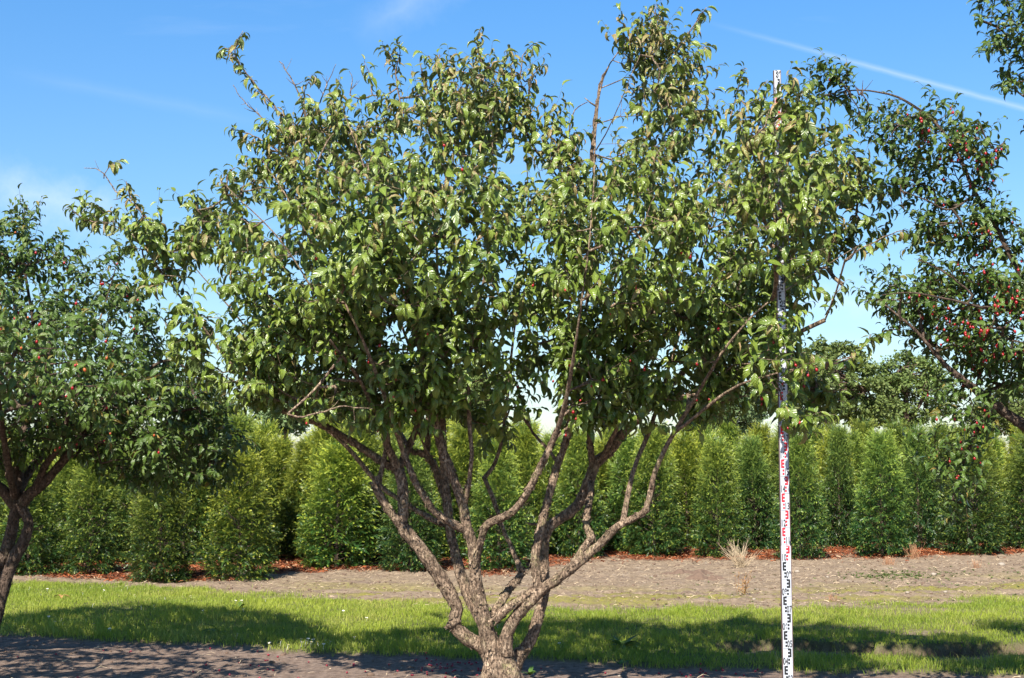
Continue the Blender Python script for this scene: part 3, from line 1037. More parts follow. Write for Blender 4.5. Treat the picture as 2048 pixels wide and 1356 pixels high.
# low skirt of leaves just in front of the stems
mt.fill([(430, 700), (560, 610), (760, 600), (960, 600), (1010, 640), (1000, 800), (900, 815), (800, 850), (700, 840), (560, 815), (450, 785)], 330, .35, .3, -.45, holes)
mt.fill([(1110, 640), (1250, 620), (1400, 600), (1560, 640), (1560, 790), (1430, 810), (1300, 820), (1200, 850), (1125, 860), (1100, 760)], 290, .35, .3, -.45, holes)
mt.fill([(560, 400), (800, 330), (1020, 420), (1000, 600), (760, 620), (560, 600)], 130, .3, .3, -1.2, holes)
mt.fill([(1120, 420), (1250, 330), (1400, 420), (1420, 600), (1250, 620), (1130, 600)], 100, .3, .3, -1.2, holes)
# boughs reaching out past the staff
mt.fill([(1480, 300), (1560, 210), (1600, 270), (1650, 320), (1660, 420), (1620, 500), (1590, 545), (1510, 540), (1480, 420)], 72, .3, .3, -1.5)
mt.fill([(1540, 195), (1575, 195), (1590, 250), (1530, 250)], 4, .1, .2, -1.45)
mt.fill([(1500, 640), (1560, 655), (1600, 690), (1610, 760), (1590, 770), (1500, 760)], 11, .2, .2, -1.5)
mt.fill([(1500, 770), (1560, 760), (1600, 790), (1605, 850), (1585, 865), (1550, 810)], 9, .2, .2, -1.5)
sp = mt.sprig
sp([(610, 280), (560, 225), (515, 175), (480, 130), (452, 95), (438, 108)], .45, True, 2.6, .55, .1, .06)
sp([(480, 130), (470, 95), (486, 62)], .45, True, 1.6, .5, .0, .07)
sp([(555, 300), (515, 275), (480, 262), (462, 258)], .3, True, 1.8, .5, .3, .07)
sp([(560, 275), (520, 232), (490, 205), (466, 170)], .3, False, 1.8)
sp([(300, 440), (262, 405), (232, 382), (208, 348), (190, 338), (168, 336)], -.1, False, 1.8)
sp([(285, 428), (262, 395), (252, 362)], -.1, True, 1.8, .75, .2, .045)
sp([(208, 350), (222, 330), (240, 322)], -.1, True, 1.0, .6, .6, .2)
sp([(215, 445), (170, 440), (140, 415)], -.1, True, 1.8, .35, .0, .07)
sp([(455, 390), (455, 350), (470, 335)], -.3, True, 1.6, .3, .0, .08)
sp([(395, 420), (385, 385)], -.2, True, 1.4, .3, .2, .1)
sp([(800, 215), (792, 150), (778, 110), (762, 90)], .2, True, 2.0, .45, .25, .06)
sp([(792, 140), (800, 105), (795, 85)], .2, True, 1.4, .45, .2, .08)
sp([(745, 190), (738, 150), (728, 122)], .1, True, 1.4, .6, .6, .12)
sp([(700, 190), (705, 160), (698, 142)], .1, False, 1.4)
sp([(610, 215), (590, 170), (572, 140), (558, 122)], .2, False, 1.9)
sp([(640, 205), (655, 165), (672, 128)], .2, False, 1.5)
sp([(608, 215), (610, 180), (625, 150)], .1, True, 1.5, .5, .4, .07)
sp([(965, 130), (955, 90), (962, 55)], -.2, True, 2.0, .6, .1, .05)
sp([(885, 170), (876, 130), (880, 108)], .2, True, 2.0, .5, .1, .045)
sp([(1040, 150), (1050, 105), (1075, 85)], .1, True, 1.5, .4, .5, .08)
sp([(1060, 160), (1075, 140), (1085, 128)], .0, True, 1.3, .4, .6, .1)
sp([(1050, 260), (1058, 190), (1068, 150)], .2, True, 1.8, .7, .3, .12)
sp([(850, 180), (845, 150), (842, 125)], .1, False, 1.6)
sp([(1300, 80), (1308, 40), (1312, 8)], .3, True, 2.0, .4, .2, .055)
sp([(1350, 100), (1385, 55), (1412, 15)], .1, True, 2.0, .45, .3, .07)
sp([(1375, 170), (1400, 110), (1408, 92)], .1, True, 1.6, .75, .3, .06)
sp([(1460, 240), (1475, 180), (1490, 135)], .2, True, 1.8, .45, .35, .06)
sp([(1480, 330), (1520, 270), (1556, 215), (1588, 165)], .3, True, 2.0, .4, .15, .055)
sp([(1505, 210), (1520, 175), (1535, 160)], .1, True, 1.5, .25, .3, .06)
sp([(1096, 330), (1130, 285), (1142, 245), (1150, 220), (1175, 204)], .2, False, 2.4)
sp([(1182, 330), (1190, 235), (1200, 170), (1218, 132)], .1, False, 4.2)
sp([(1085, 330), (1090, 230), (1088, 195)], .1, True, 1.4, .5, .6, .08)
sp([(1110, 360), (1140, 335), (1150, 325)], -.2, True, 1.3, .2, .5, .08)
sp([(1600, 300), (1640, 262), (1680, 250)], .1, True, 1.6, .3, .4, .07)
sp([(1650, 730), (1695, 718), (1730, 690), (1742, 668)], -1.0, True, 2.0, .2, .35, .05)
sp([(1690, 520), (1740, 488), (1800, 462), (1828, 468)], -.6, True, 1.8, .4, .25, .06)
sp([(1560, 780), (1585, 820), (1600, 855)], -1.0, True, 1.8, .1, .1, .05)
sp([(575, 828), (605, 834), (660, 820), (690, 812), (745, 818)], -.9, False, 2.2)
sp([(1650, 640), (1665, 600), (1690, 560)], -.2, True, 1.6, .1, .3, .07)
sp([(330, 640), (350, 690), (355, 720)], .2, True, 1.6, .1, .2, .06)
mt.grow()


def dry_main(a):
    return float(np.clip(0.06 + (a[2] - 2.7) * 0.27, 0.04, 0.65))


n1_ = mt.leaves(6.2, (.066, .120), .70, dry_main, M['leaf'])
mt.finish('cornelian_cherry_tree', 'spreading multi-stemmed cherry tree in the middle beside the white measuring staff', 'tree', 'fruiting trees of the front row', M['bark'])
mt.fruits([(1020, 548), (1050, 560), (950, 576), (1136, 561), (1263, 568), (1152, 596), (770, 690), (748, 702), (820, 688), (800, 760), (1030, 778), (1124, 729), (1132, 731), (1110, 759), (1110, 860), (757, 889), (737, 886), (1514, 792), (1516, 808), (1490, 742), (1404, 720), (1598, 728), (1606, 732), (1620, 762), (1570, 766), (1575, 852), (1592, 832), (1636, 741), (1180, 772), (1150, 782), (1160, 817), (1200, 746), (900, 281), (660, 500), (672, 712), (892, 766), (1195, 760), (1410, 800), (1406, 812), (1380, 780), (1310, 260), (1440, 640), (640, 500), (915, 320), (1358, 500), (1370, 508), (1250, 700), (845, 815), (790, 795), (1550, 680), (1300, 720), (1140, 835), (640, 900), (1090, 640), (1230, 620), (860, 650)])

# ------------------------------------------------------------------ the left cherry
lt = Tree(23, 11.1, (at(-42, 1332, 11.1)[0], 11.1))
S = lt.scaffold
S([(-42, 1345, 0, 20), (-26, 1290, 0, 16), (-8, 1230, 0, 14), (6, 1180, 0, 12.5), (22, 1130, 0, 11.5), (46, 1085, -.02, 11), (57, 1052, -.02, 10), (52, 1032, -.02, 10), (42, 1012, 0, 11)])
S([(-60, 1330, .05, 16), (-44, 1240, .05, 14), (-20, 1170, .05, 12.5), (8, 1110, .04, 12), (22, 1065, .03, 12), (30, 1030, .02, 12), (36, 1005, .0, 13)])
S([(38, 1010, 0, 14), (60, 988, -.03, 11), (85, 968, -.06, 10), (110, 942, -.1, 9), (135, 912, -.14, 8), (190, 840, -.3, 6.5), (270, 760, -.5, 5), (340, 720, -.5, 3.4), (400, 760, -.4, 2)])
S([(70, 980, -.04, 8), (80, 955, -.1, 7), (95, 925, -.2, 6), (125, 880, -.4, 5), (150, 780, -.6, 4), (200, 640, -.5, 3), (230, 540, -.3, 1.8)])
S([(36, 1008, 0, 13), (36, 960, .05, 11), (40, 905, .1, 10), (60, 800, .2, 8), (70, 680, .2, 6), (50, 540, .2, 4), (45, 420, .1, 1.8)])
S([(30, 1010, 0, 12), (5, 980, -.05, 11), (-30, 955, -.1, 10), (-110, 880, -.2, 8), (-200, 760, -.3, 6), (-280, 600, -.3, 3)])
S([(36, 985, .05, 9), (10, 930, .3, 8), (-40, 820, .6, 6), (-60, 640, .8, 4), (-50, 480, .7, 2.4)])
S([(36, 985, 0, 9), (60, 940, .3, 8), (130, 860, .7, 6), (220, 800, 1.0, 4.5), (300, 780, 1.1, 3)])
S([(30, 990, -.05, 8), (20, 940, -.4, 7), (0, 820, -.9, 5), (-10, 690, -1.2, 3.5), (0, 600, -1.1, 2)])
left_poly = [(-420, 520), (-300, 430), (-180, 400), (-80, 420), (0, 470), (25, 440), (45, 405), (62, 440), (78, 485), (130, 505), (150, 530), (195, 530), (232, 510), (252, 560), (285, 590), (300, 630), (335, 680), (352, 735), (400, 765), (428, 820), (450, 860), (470, 880), (455, 930), (425, 965), (360, 985), (300, 985), (240, 960), (190, 930), (120, 900), (60, 900), (0, 930), (-80, 950), (-200, 960), (-340, 900), (-430, 700)]
lt.fill(left_poly, 1750, 2.1, 1.2, -.2, [(112, 568, 22, 22, 1.0), (160, 575, 14, 10, .9), (240, 650, 30, 14, .9), (330, 650, 26, 40, 1.0), (300, 600, 16, 14, .9), (160, 900, 40, 30, .6), (150, 480, 60, 26, 1.0)], lambda x, y, z: z > 1.42 + 0.25 * np.maximum(0, 11.1 - y - .4))
lt.fill([(-500, 590), (-100, 580), (60, 610), (180, 650), (265, 720), (290, 770), (200, 830), (0, 830), (-500, 830)], 230, .55, .3, -2.3)
lt.fill([(-600, 560), (-250, 540), (-60, 590), (60, 630), (140, 680), (160, 740), (80, 780), (-600, 780)], 170, .4, .3, -3.2)
lt.fill([(90, 750), (300, 740), (420, 790), (450, 880), (420, 950), (300, 975), (180, 930), (90, 880)], 230, .9, .5)
lt.sprig([(60, 520), (48, 450), (50, 405)], .1, True, 1.8, .1, .1, .05)
lt.sprig([(80, 520), (125, 515), (160, 512)], -.2, True, 1.6, .1, .3, .06)
lt.sprig([(40, 520), (90, 490), (105, 480)], .0, True, 1.4, .1, .5, .1)
lt.sprig([(200, 560), (262, 590), (290, 640)], -.3, True, 1.6, .1, .2, .06)
lt.sprig([(330, 700), (395, 730), (440, 780)], .2, True, 1.6, .1, .2, .06)
lt.sprig([(440, 860), (490, 875), (515, 893)], .2, True, 1.6, .1, .2, .06)
lt.sprig([(60, 830), (85, 770), (100, 690)], -1.5, False, 2.4)
lt.grow()
lt.leaves(5.8, (.064, .102), .34, lambda a: .05, M['leaf_dark'])
lt.finish('fruiting_tree', 'dense tree with a forked dark trunk cut off by the left edge', 'tree', 'fruiting trees of the front row', M['bark_dark'])
lr = np.random.default_rng(5)
lp = [(18, 625), (25, 640), (50, 613), (62, 620), (15, 647), (157, 705), (240, 690), (160, 708), (52, 685), (140, 760), (60, 500), (30, 470), (200, 570), (212, 565), (158, 578), (20, 570), (85, 690), (110, 640), (10, 860), (130, 830), (225, 815)]
lt.fruits([(x, y, lr.random() < .3) for x, y in lp] + [(lr.uniform(0, 330), lr.uniform(520, 900), lr.random() < .3) for _ in range(26)])

# ------------------------------------------------------------------ the right cherry
rt = Tree(37, 8.9, (at(2460, 1412, 8.9)[0], 8.9))
S = rt.scaffold
S([(2470, 1440, 0, 40), (2455, 1380, 0, 33), (2440, 1300, 0, 26), (2410, 1220, 0, 22)])
S([(2412, 1228, 0, 20), (2340, 1110, 0, 16), (2250, 980, 0, 13), (2160, 920, -.05, 12), (2100, 885, -.05, 11), (2048, 852, -.06, 10.5), (1992, 812, -.08, 9.5), (1942, 772, -.1, 8.5), (1890, 728, -.15, 6.5), (1830, 660, -.2, 4.5), (1770, 610, -.2, 2.4)])
S([(2330, 1100, 0, 12), (2240, 900, 0, 11), (2150, 730, 0, 10), (2080, 610, 0, 9), (2030, 530, 0, 8.5), (1990, 450, 0, 8), (1952, 388, 0, 7.5), (1915, 305, 0, 6.5), (1880, 255, 0, 5.8), (1850, 226, 0, 5), (1800, 196, 0, 4.2), (1750, 184, 0, 3.4), (1700, 181, 0, 2.6), (1650, 190, 0, 1.8), (1625, 205, 0, 1.2)])
S([(1885, 260, 0, 3), (1862, 268, -.1, 2.6), (1835, 262, -.15, 2.2), (1800, 250, -.2, 1.8), (1770, 290, -.2, 1.2)])
S([(1858, 232, 0, 2.2), (1810, 200, -.1, 1.6), (1775, 205, -.15, 1.2), (1756, 222, -.15, .9)])
S([(2400, 1210, 0, 18), (2420, 1050, .2, 15), (2400, 820, .4, 12), (2330, 540, .5, 9), (2250, 280, .5, 6), (2150, 120, .4, 4), (2048, 50, .3, 2.6), (1950, 30, .2, 1.5)])
S([(2410, 1200, 0, 16), (2500, 1000, 0, 13), (2600, 760, 0, 9), (2680, 480, 0, 5)])
S([(2330, 540, .5, 6), (2200, 420, .2, 5), (2100, 240, 0, 3.6), (2030, 180, -.1, 2)])
S([(2080, 610, 0, 6), (2000, 620, -.3, 5), (1900, 600, -.5, 4), (1820, 585, -.6, 2.6), (1765, 590, -.6, 1.6)])
S([(1952, 388, 0, 4.5), (1900, 420, -.2, 3.6), (1850, 400, -.3, 2.6), (1800, 380, -.3, 1.6)])
S([(1990, 812, -.08, 5), (1960, 850, -.1, 4), (1930, 920, -.1, 2.4), (1905, 1000, -.1, 1.2)])
rr_ = lambda x, y, z: np.ones(len(x), bool)
rt.fill([(1765, 262), (1830, 215), (1900, 215), (1950, 250), (1995, 285), (1995, 350), (1985, 395), (1910, 385), (1880, 350), (1800, 325), (1772, 295)], 120, .55, .35)
rt.fill([(1840, 425), (1880, 402), (1940, 398), (2000, 430), (2060, 440), (2060, 520), (1985, 505), (1920, 500), (1850, 480)], 95, .45, .35)
rt.fill([(1785, 345), (1860, 360), (1880, 385), (1830, 400), (1795, 385)], 16, .3, .3)
rt.fill([(1758, 578), (1778, 562), (1830, 572), (1900, 548), (1960, 535), (2048, 565), (2150, 560), (2150, 800), (2048, 790), (1990, 775), (1910, 730), (1850, 680), (1800, 650), (1765, 612)], 430, 1.0, .6, 0, [(2030, 540, 16, 20, .8), (1830, 690, 14, 14, .7)])
rt.fill([(1890, 735), (1975, 770), (2000, 850), (1965, 950), (1935, 1020), (1908, 1035), (1895, 960), (1872, 905), (1905, 850)], 62, .3, .3, -.1)
rt.fill([(1835, 850), (1880, 850), (1885, 905), (1840, 920)], 5, .2, .3, -.1)
rt.fill([(1945, 28), (1990, -20), (2200, -60), (2200, 180), (2048, 175), (2022, 165), (2020, 130), (1975, 95), (1995, 55), (1955, 45)], 150, .5, .35, .1)
rt.fill([(2075, 190), (2200, -40), (2500, -60), (2780, 250), (2850, 700), (2700, 900), (2400, 930), (2200, 870), (2130, 700), (2200, 560), (2110, 400)], 800, 1.6, 1.0)
rt.fill([(1620, 215), (1630, 175), (1660, 150), (1700, 152), (1715, 185), (1690, 205), (1650, 205)], 22, .22, .25)
rt.sprig([(1700, 182), (1690, 160), (1696, 142)], 0, True, 1.6, .05, .1, .05)
rt.sprig([(1722, 184), (1735, 205), (1738, 232)], 0, True, 1.4, .05, .2, .06)
rt.sprig([(1700, 188), (1720, 225), (1705, 240)], -.05, True, 1.4, .05, .4, .06)
rt.sprig([(1725, 184), (1726, 160)], 0, False, 1.2)
rt.sprig([(1945, 590), (1890, 545), (1836, 517)], -.5, False, 2.4)
rt.sprig([(1800, 370), (1805, 410), (1810, 420)], -.2, False, 1.2)
rt.sprig([(1960, 250), (1945, 245), (1938, 262)], -.2, True, 1.4, .05, .1, .05)
rt.sprig([(1990, 300), (2010, 285), (2008, 300)], -.1, True, 1.4, .05, .0, .05)
rt.sprig([(1800, 600), (1750, 600), (1728, 605)], -.5, True, 1.4, .1, .2, .08)
rt.sprig([(1800, 660), (1775, 660), (1762, 672)], -.4, True, 1.3, .1, .4, .08)
rt.sprig([(2060, 160), (2020, 165), (2005, 180)], -.1, True, 1.4, .1, .1, .05)
rt.grow()
rt.leaves(5.4, (.054, .088), .22, lambda a: .05, M['leaf_dark'])
rt.finish('fruiting_tree', 'red fruited tree arching in from the right edge of the photo', 'tree', 'fruiting trees of the front row', M['bark_dark'])
uv = project(rt.leafP)
vis = np.where((uv[:, 0] > 1640) & (uv[:, 0] < 2060) & (uv[:, 1] > 0) & (uv[:, 1] < 1050) & (rt.leafP[:, 1] < 8.95))[0]
hot = np.array([(1900, 300, 60), (1950, 310, 50), (1880, 360, 60), (1980, 460, 60), (2000, 600, 70), (1990, 660, 70), (1950, 600, 60), (1940, 880, 40), (1910, 990, 30), (1850, 660, 50), (1690, 160, 20)])
w = np.zeros(len(vis)) + .03
for hx, hy, hr in hot:
    w += np.exp(-((uv[vis, 0] - hx) ** 2 + (uv[vis, 1] - hy) ** 2) / (2 * hr ** 2))
w *= np.clip(9.2 - rt.leafP[vis, 1], .05, 1) ** 2
pick = rt.rs.choice(vis, 260, replace=False, p=w / w.sum())
pick = pick[np.argsort(rt.leafP[pick, 1])]
for i in pick[:100]:
    rt.one_fruit(i, FRUIT)
rt.fruit_mass(pick[100:], FRUIT)

# ------------------------------------------------------------------ measuring staff
SX, SY = float(at(1576, 1333, 8.13)[0]), 8.13
staff = empty('measuring_staff', (SX, SY, hz(SX, SY) if False else 0.0))
tag(staff, 'tall white telescopic levelling staff with black and red E marks standing before the middle tree', 'measuring staff')
secs = [(-0.02, 1.095, .0545, .000), (1.095, 2.06, .0495, .004), (2.06, 2.66, .0430, .008), (2.66, 3.955, .0365, .012)]


def text_mesh(s, size, xs):
    cu = bpy.data.curves.new('numeral', 'FONT')
    cu.body = s
    cu.size = size
    cu.align_x = 'CENTER'
    cu.offset = .0016
    cu.space_character = 1.05
    o = bpy.data.objects.new('numeral', cu)
    COL.objects.link(o)
    dg = bpy.context.evaluated_depsgraph_get()
    me = o.evaluated_get(dg).to_mesh()
    V = np.array([v.co[:] for v in me.vertices]) * np.array([xs, 1, 1])
    F = [tuple(p.vertices) for p in me.polygons]
    o.evaluated_get(dg).to_mesh_clear()
    bpy.data.objects.remove(o)
    bpy.data.curves.remove(cu)
    return V, F


for (z0, z1, wd, back) in secs:
    hw = wd / 2
    y0 = back
    mb = MB()
    mb.box((-hw, y0, z0), (hw, y0 + .012, z1))
    rl = MB()
    for sx in (-1, 1):
        rl.box((sx * (hw + .0022) - .002, y0 - .0015, z0 + .001), (sx * (hw + .0022) + .002, y0 + .022, z1 - .001))
    mk = {'black': MB(), 'red': MB(), 'grey_print': MB()}
    yf = y0 - .0006

    def bar(m_, xa, xb, za, zb):
        za, zb = max(za, z0 + .002), min(zb, z1 - .002)
        if zb - za < .001:
            return
        m_.add([(xa, yf, za), (xb, yf, za), (xb, yf, zb), (xa, yf, zb)], [(0, 1, 2, 3)])

    for k in range(0, 40):
        zb = k * .1
        if zb + .1 <= z0 or zb >= z1:
            continue
        dark = (k < 10) or (20 <= k < 30) or k >= 38
        m_ = mk['black'] if dark else mk['red']
        odd = (k % 2 == 1)
        s = wd / .0545
        # column of the marks: odd decimetres left, even ones right and mirrored
        c0 = -.0185 * s if odd else .0185 * s
        sg = 1 if odd else -1
        xa = lambda a, b_: (min(c0 + sg * a * s, c0 + sg * b_ * s), max(c0 + sg * a * s, c0 + sg * b_ * s))
        bar(m_, *xa(-.003, .0065), zb + .05, zb + .10)
        for q in (.05, .07, .09):
            bar(m_, *xa(.0066, .0180), zb + q - .001, zb + q + .0118)
        for q in (.01, .03):
            bar(m_, *xa(.0055, .0170), zb + q - .001, zb + q + .0118)
        bar(mk['grey_print'], *((-.006 * s, hw * .9) if odd else (-hw * .9, .006 * s)), zb + .0995, zb + .1012)
        if zb + .01 > z0 and zb + .045 < z1:
            V, F = text_mesh(f"{k:02d}", .056, .50)
            V = np.stack([V[:, 0] + (.0130 * s if odd else -.0130 * s), np.full(len(V), yf - .0002), V[:, 1] + zb + .008], 1)
            tr_ = []
            qd = []
            for f in F:
                if len(f) == 3:
                    tr_.append(f)
                elif len(f) == 4:
                    qd.append(f)
                else:
                    tr_ += [(f[0], f[i], f[i + 1]) for i in range(1, len(f) - 1)]
            mk['grey_print'].add(V, qd, tr_)
    parts = [(mb, M['staff'])] + [(v, M[kk]) for kk, v in mk.items() if v.n]
    off, VV, QQ, TT, qm, tm = 0, [], [], [], [], []
    for ix, (p_, _m) in enumerate(parts):
        VV += p_.V
        for q_ in p_.Q:
            QQ.append(q_ + off)
            qm += [ix] * len(q_)
        for t_ in p_.T:
            TT.append(t_ + off)
            tm += [ix] * len(t_)
        off += p_.n
    me = make_mesh('staff_section', np.concatenate(VV), np.concatenate(QQ), np.concatenate(TT) if TT else None, None, None, False)
    for _p, m_ in parts:
        me.materials.append(m_)
    me.polygons.foreach_set('material_index', np.array(qm + tm, np.int32))
    sec = link('staff_section', me, staff)
    link('side_rail', rl.mesh('side_rail', M['staff_side'], False), sec)
    if z0 > 0:
        lb = MB()
        lb.box((hw - .002, y0 - .006, z0 + .004), (hw + .006, y0 + .004, z0 + .028))
        link('latch', lb.mesh('latch', M['black'], False), sec)

# ------------------------------------------------------------------ yews
def yew_mesh(seed, H, Rm):
    rs = np.random.default_rng(seed)
    nl = 9
    lump_a, lump_h, lump_s = rs.uniform(0, 2 * np.pi, nl), rs.random(nl), rs.uniform(-.22, .16, nl)

    def prof(h, a):
        r = np.where(h < .22, .84 + .16 * np.sin(np.clip(h / .22, 0, 1) * np.pi / 2), np.clip(1 - ((h - .22) / .84), 0.0, 1) ** 0.54)
        for la, lh, lsz in zip(lump_a, lump_h, lump_s):
            r = r + lsz * np.exp(-((h - lh) / .12) ** 2) * np.exp(-(1 - np.cos(a - la)) / .25)
        return np.clip(r, .05, None) * Rm
    nf = int(1050 * (H / 2.0) * (Rm / .55))
    fh = rs.random(nf) ** 1.08
    fa = rs.uniform(0, 2 * np.pi, nf)
    fdep = 1.07 - .55 * rs.random(nf) ** 1.6
    fr_ = prof(fh, fa) * fdep
    fP = np.stack([np.cos(fa) * fr_, np.sin(fa) * fr_, .03 + fh * (H * .92)], 1)
    fo = np.stack([np.cos(fa), np.sin(fa), np.zeros(nf)], 1)
    fD = unit(fo + np.array([0, 0, 1.0]) * (.12 + 1.15 * fh ** 1.3 + rs.normal(0, .25, nf))[:, None] + rs.normal(0, .25, (nf, 3)))
    fB = unit(np.cross(fD, np.array([0, 0, 1.0]) + rs.normal(0, .35, (nf, 3))))
    fL = rs.uniform(.11, .25, nf) * (1 + .35 * (fh > .6))
    m_ = 7
    j = np.repeat(np.arange(nf), m_)
    n = len(j)
    q = np.tile(np.arange(m_), nf)
    sg = np.where(q % 2 == 0, -1.0, 1.0)
    fpos = np.where(q == m_ - 1, 1.0, (q + .5) / m_) + rs.normal(0, .05, n)
    P = fP[j] + fD[j] * (fL[j] * (fpos - .8))[:, None]
    # fronds nod at the end
    P[:, 2] -= .10 * fL[j] * fpos ** 2
    D = unit(fD[j] * .8 + np.where(q == m_ - 1, 0, sg)[:, None] * fB[j] * .75 + rs.normal(0, .16, (n, 3)))
    L = rs.uniform(.065, .125, n) * (1.15 - .35 * fpos)
    L = np.where(q == m_ - 1, L * 1.3, L) * (1 + .4 * (fh[j] > .6))
    h, depth = fh[j], fdep[j]
    K = 9
    B = unit(fB[j] - (fB[j] * D).sum(1)[:, None] * D + rs.normal(0, .25, (n, 3)))
    Nn = np.cross(B, D)
    Nn *= np.sign(Nn[:, 2:3] + 1e-6)
    nod = rs.uniform(.1, 1.0, n)
    ts = (np.arange(K) + .4) / K
    V = np.zeros((n, K, 2, 3, 3))
    c = P.copy()
    tip = []
    for k in range(K):
        a = nod * ts[k]
        d = unit(np.cos(a)[:, None] * D - np.sin(a)[:, None] * np.array([0, 0, 1.0]) * .8)
        c = c + d * (L / K)[:, None]
        ln = (.024 * (1 - .5 * abs(ts[k] - .4)) * rs.uniform(.8, 1.2, n))[:, None]
        for si, s_ in enumerate((-1, 1)):
            nd = unit(B * s_ + d * .65 + Nn * rs.normal(.2, .2, n)[:, None])
            V[:, k, si, 0] = c - d * .0052
            V[:, k, si, 1] = c + d * .0052
            V[:, k, si, 2] = c + nd * ln
        tip.append(ts[k])
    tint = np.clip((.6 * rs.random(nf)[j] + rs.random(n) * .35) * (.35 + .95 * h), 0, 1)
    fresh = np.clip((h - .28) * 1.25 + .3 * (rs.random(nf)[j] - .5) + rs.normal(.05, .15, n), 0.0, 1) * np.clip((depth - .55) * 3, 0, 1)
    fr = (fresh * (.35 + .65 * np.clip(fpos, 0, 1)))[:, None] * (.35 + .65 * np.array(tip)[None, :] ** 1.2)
    fr = np.clip(fr + .42 * (np.array(tip)[None, :] > .55) * (rs.random(n) < .35)[:, None], 0, 1)  # random shoot tips lightened, painting in the light they catch
    fr = np.repeat(fr.reshape(-1), 6)
    tn = np.repeat(tint, K * 6)
    T = np.arange(n * K * 6).reshape(-1, 3)
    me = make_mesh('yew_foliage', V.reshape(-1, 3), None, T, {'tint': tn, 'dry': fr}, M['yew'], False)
    mb = MB()
    mb.tube(np.array([(0, 0, -.05), (.01, 0, H * .3), (0, .02, H * .6), (.01, .01, H * .9)]), [.035, .028, .018, .006], 7)
    for _ in range(60):
        hh_ = rs.uniform(.04, .85)
        a = rs.uniform(0, 2 * np.pi)
        rr = prof(np.array([hh_]), np.array([a]))[0] * .8
        o_ = np.array([math.cos(a), math.sin(a), 0])
        p0 = np.array([0, 0, hh_ * H * .8])
        mb.tube(np.array([p0, p0 + o_ * rr * .5 + np.array([0, 0, rr * .2]), p0 + o_ * rr + np.array([0, 0, rr * .55])]), [.010, .007, .003], 4)
    return me, mb.mesh('yew_trunk', M['bark_dark'])


YV = [yew_mesh(100 + i, 2.0, .56) for i in range(5)]
yi = 0


def yew(x, y, H, wid, label, group, tone=(1, 1, 1)):
    global yi
    me, tr = YV[yi % 5]
    yi += 1
    o = empty('yew_shrub', (x, y, hz(x, y)))
    o.scale = (wid / 1.12, wid / 1.12, H / 2.0)
    o.rotation_euler = (random.uniform(-.03, .03), random.uniform(-.03, .03), random.uniform(0, 6.28))
    tag(o, label, 'yew shrub', group)
    f = link('foliage', me, o)
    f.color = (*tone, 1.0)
    link('trunk', tr, o)
    return o


front = [
    (-50, 1152, 130, 875, 'front row yew standing left of the left tree trunk at the photo edge'),
    (68, 1153, 128, 880, 'front row yew right behind the dark forked trunk of the left tree'),
    (188, 1152, 128, 872, 'front row yew just right of the left tree trunk, under its low crown'),
    (330, 1165, 140, 905, 'low front row yew closest to the grass, left of the bright bushy one'),
    (482, 1163, 150, 895, 'bright bushy front row yew with yellow green tips left of the middle tree'),
    (676, 1140, 165, 862, 'wide dark front row yew left of the middle tree stems'),
    (822, 1146, 130, 885, 'front row yew seen between the left stems of the middle tree'),
    (1000, 1146, 135, 862, 'front row yew seen straight behind the middle tree stems'),
    (1158, 1119, 118, 858, 'yew seen between the right stems of the middle tree'),
    (1305, 1116, 128, 852, 'yew right behind the outermost right stem of the middle tree'),
    (1432, 1117, 112, 858, 'yew behind the dry twig heap left of the measuring staff'),
    (1508, 1103, 100, 856, 'set back shaded yew just left of the measuring staff'),
    (1594, 1121, 112, 868, 'yew standing right behind the measuring staff'),
    (1674, 1098, 88, 850, 'narrow set back yew next right of the staff'),
    (1757, 1117, 124, 862, 'dark cone shaped yew second right of the staff'),
    (1830, 1102, 96, 850, 'set back yew with dry red stalks at its foot'),
    (1936, 1111, 132, 855, 'yew half hidden by the fruiting branch hanging from the right tree'),
    (2052, 1103, 120, 850, 'yew at the right edge behind the pale stone'),
    (2170, 1100, 120, 850, 'yew of the front row just outside the right edge'),
]
fx = []
for (px, py, wpx, ty, lab) in front:
    g = gnd(px, py)
    cy = g[1] + wpx / FPX * g[1] * .45
    x = (px - 1024) / FPX * cy
    H = at(px, ty, cy)[2]
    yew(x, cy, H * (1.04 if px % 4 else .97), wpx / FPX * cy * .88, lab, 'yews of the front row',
        (1.25, 1.15, .95) if 440 < px < 700 else ((.72, .8, .95) if px in (1508, 1674, 1830, 822) else ((.85, .92, 1.0) if px > 1500 else (1, 1, 1))))  # set back yews darker and bluer: their shade is put into the tone
    fx.append((x, cy))
fx = np.array(sorted(fx))
for row in range(1, 6):
    for xb in np.arange(-8.5, 13.5, 1.02):
        x = xb + random.uniform(-.15, .15) + (row % 2) * .5
        y = np.interp(x, fx[:, 0], fx[:, 1]) * .0 + np.interp(x, [-7, -4, 0, 3, 8, 13], [19.0, 18.6, 19.6, 22.2, 24.3, 25.0]) + 1.5 + row * 1.25 + random.uniform(-.2, .2)
        if abs(x) / y > .42:
            continue
        yew(x, y, random.uniform(1.9, 2.42) + .045 * row, random.uniform(.82, 1.08),
            'yew of the back rows with only its feathery tip showing over the front row', 'yews of the back rows', random.choice([(1, 1, 1), (1.2, 1.1, .9), (.85, .92, 1), (1.05, 1, .85)]))

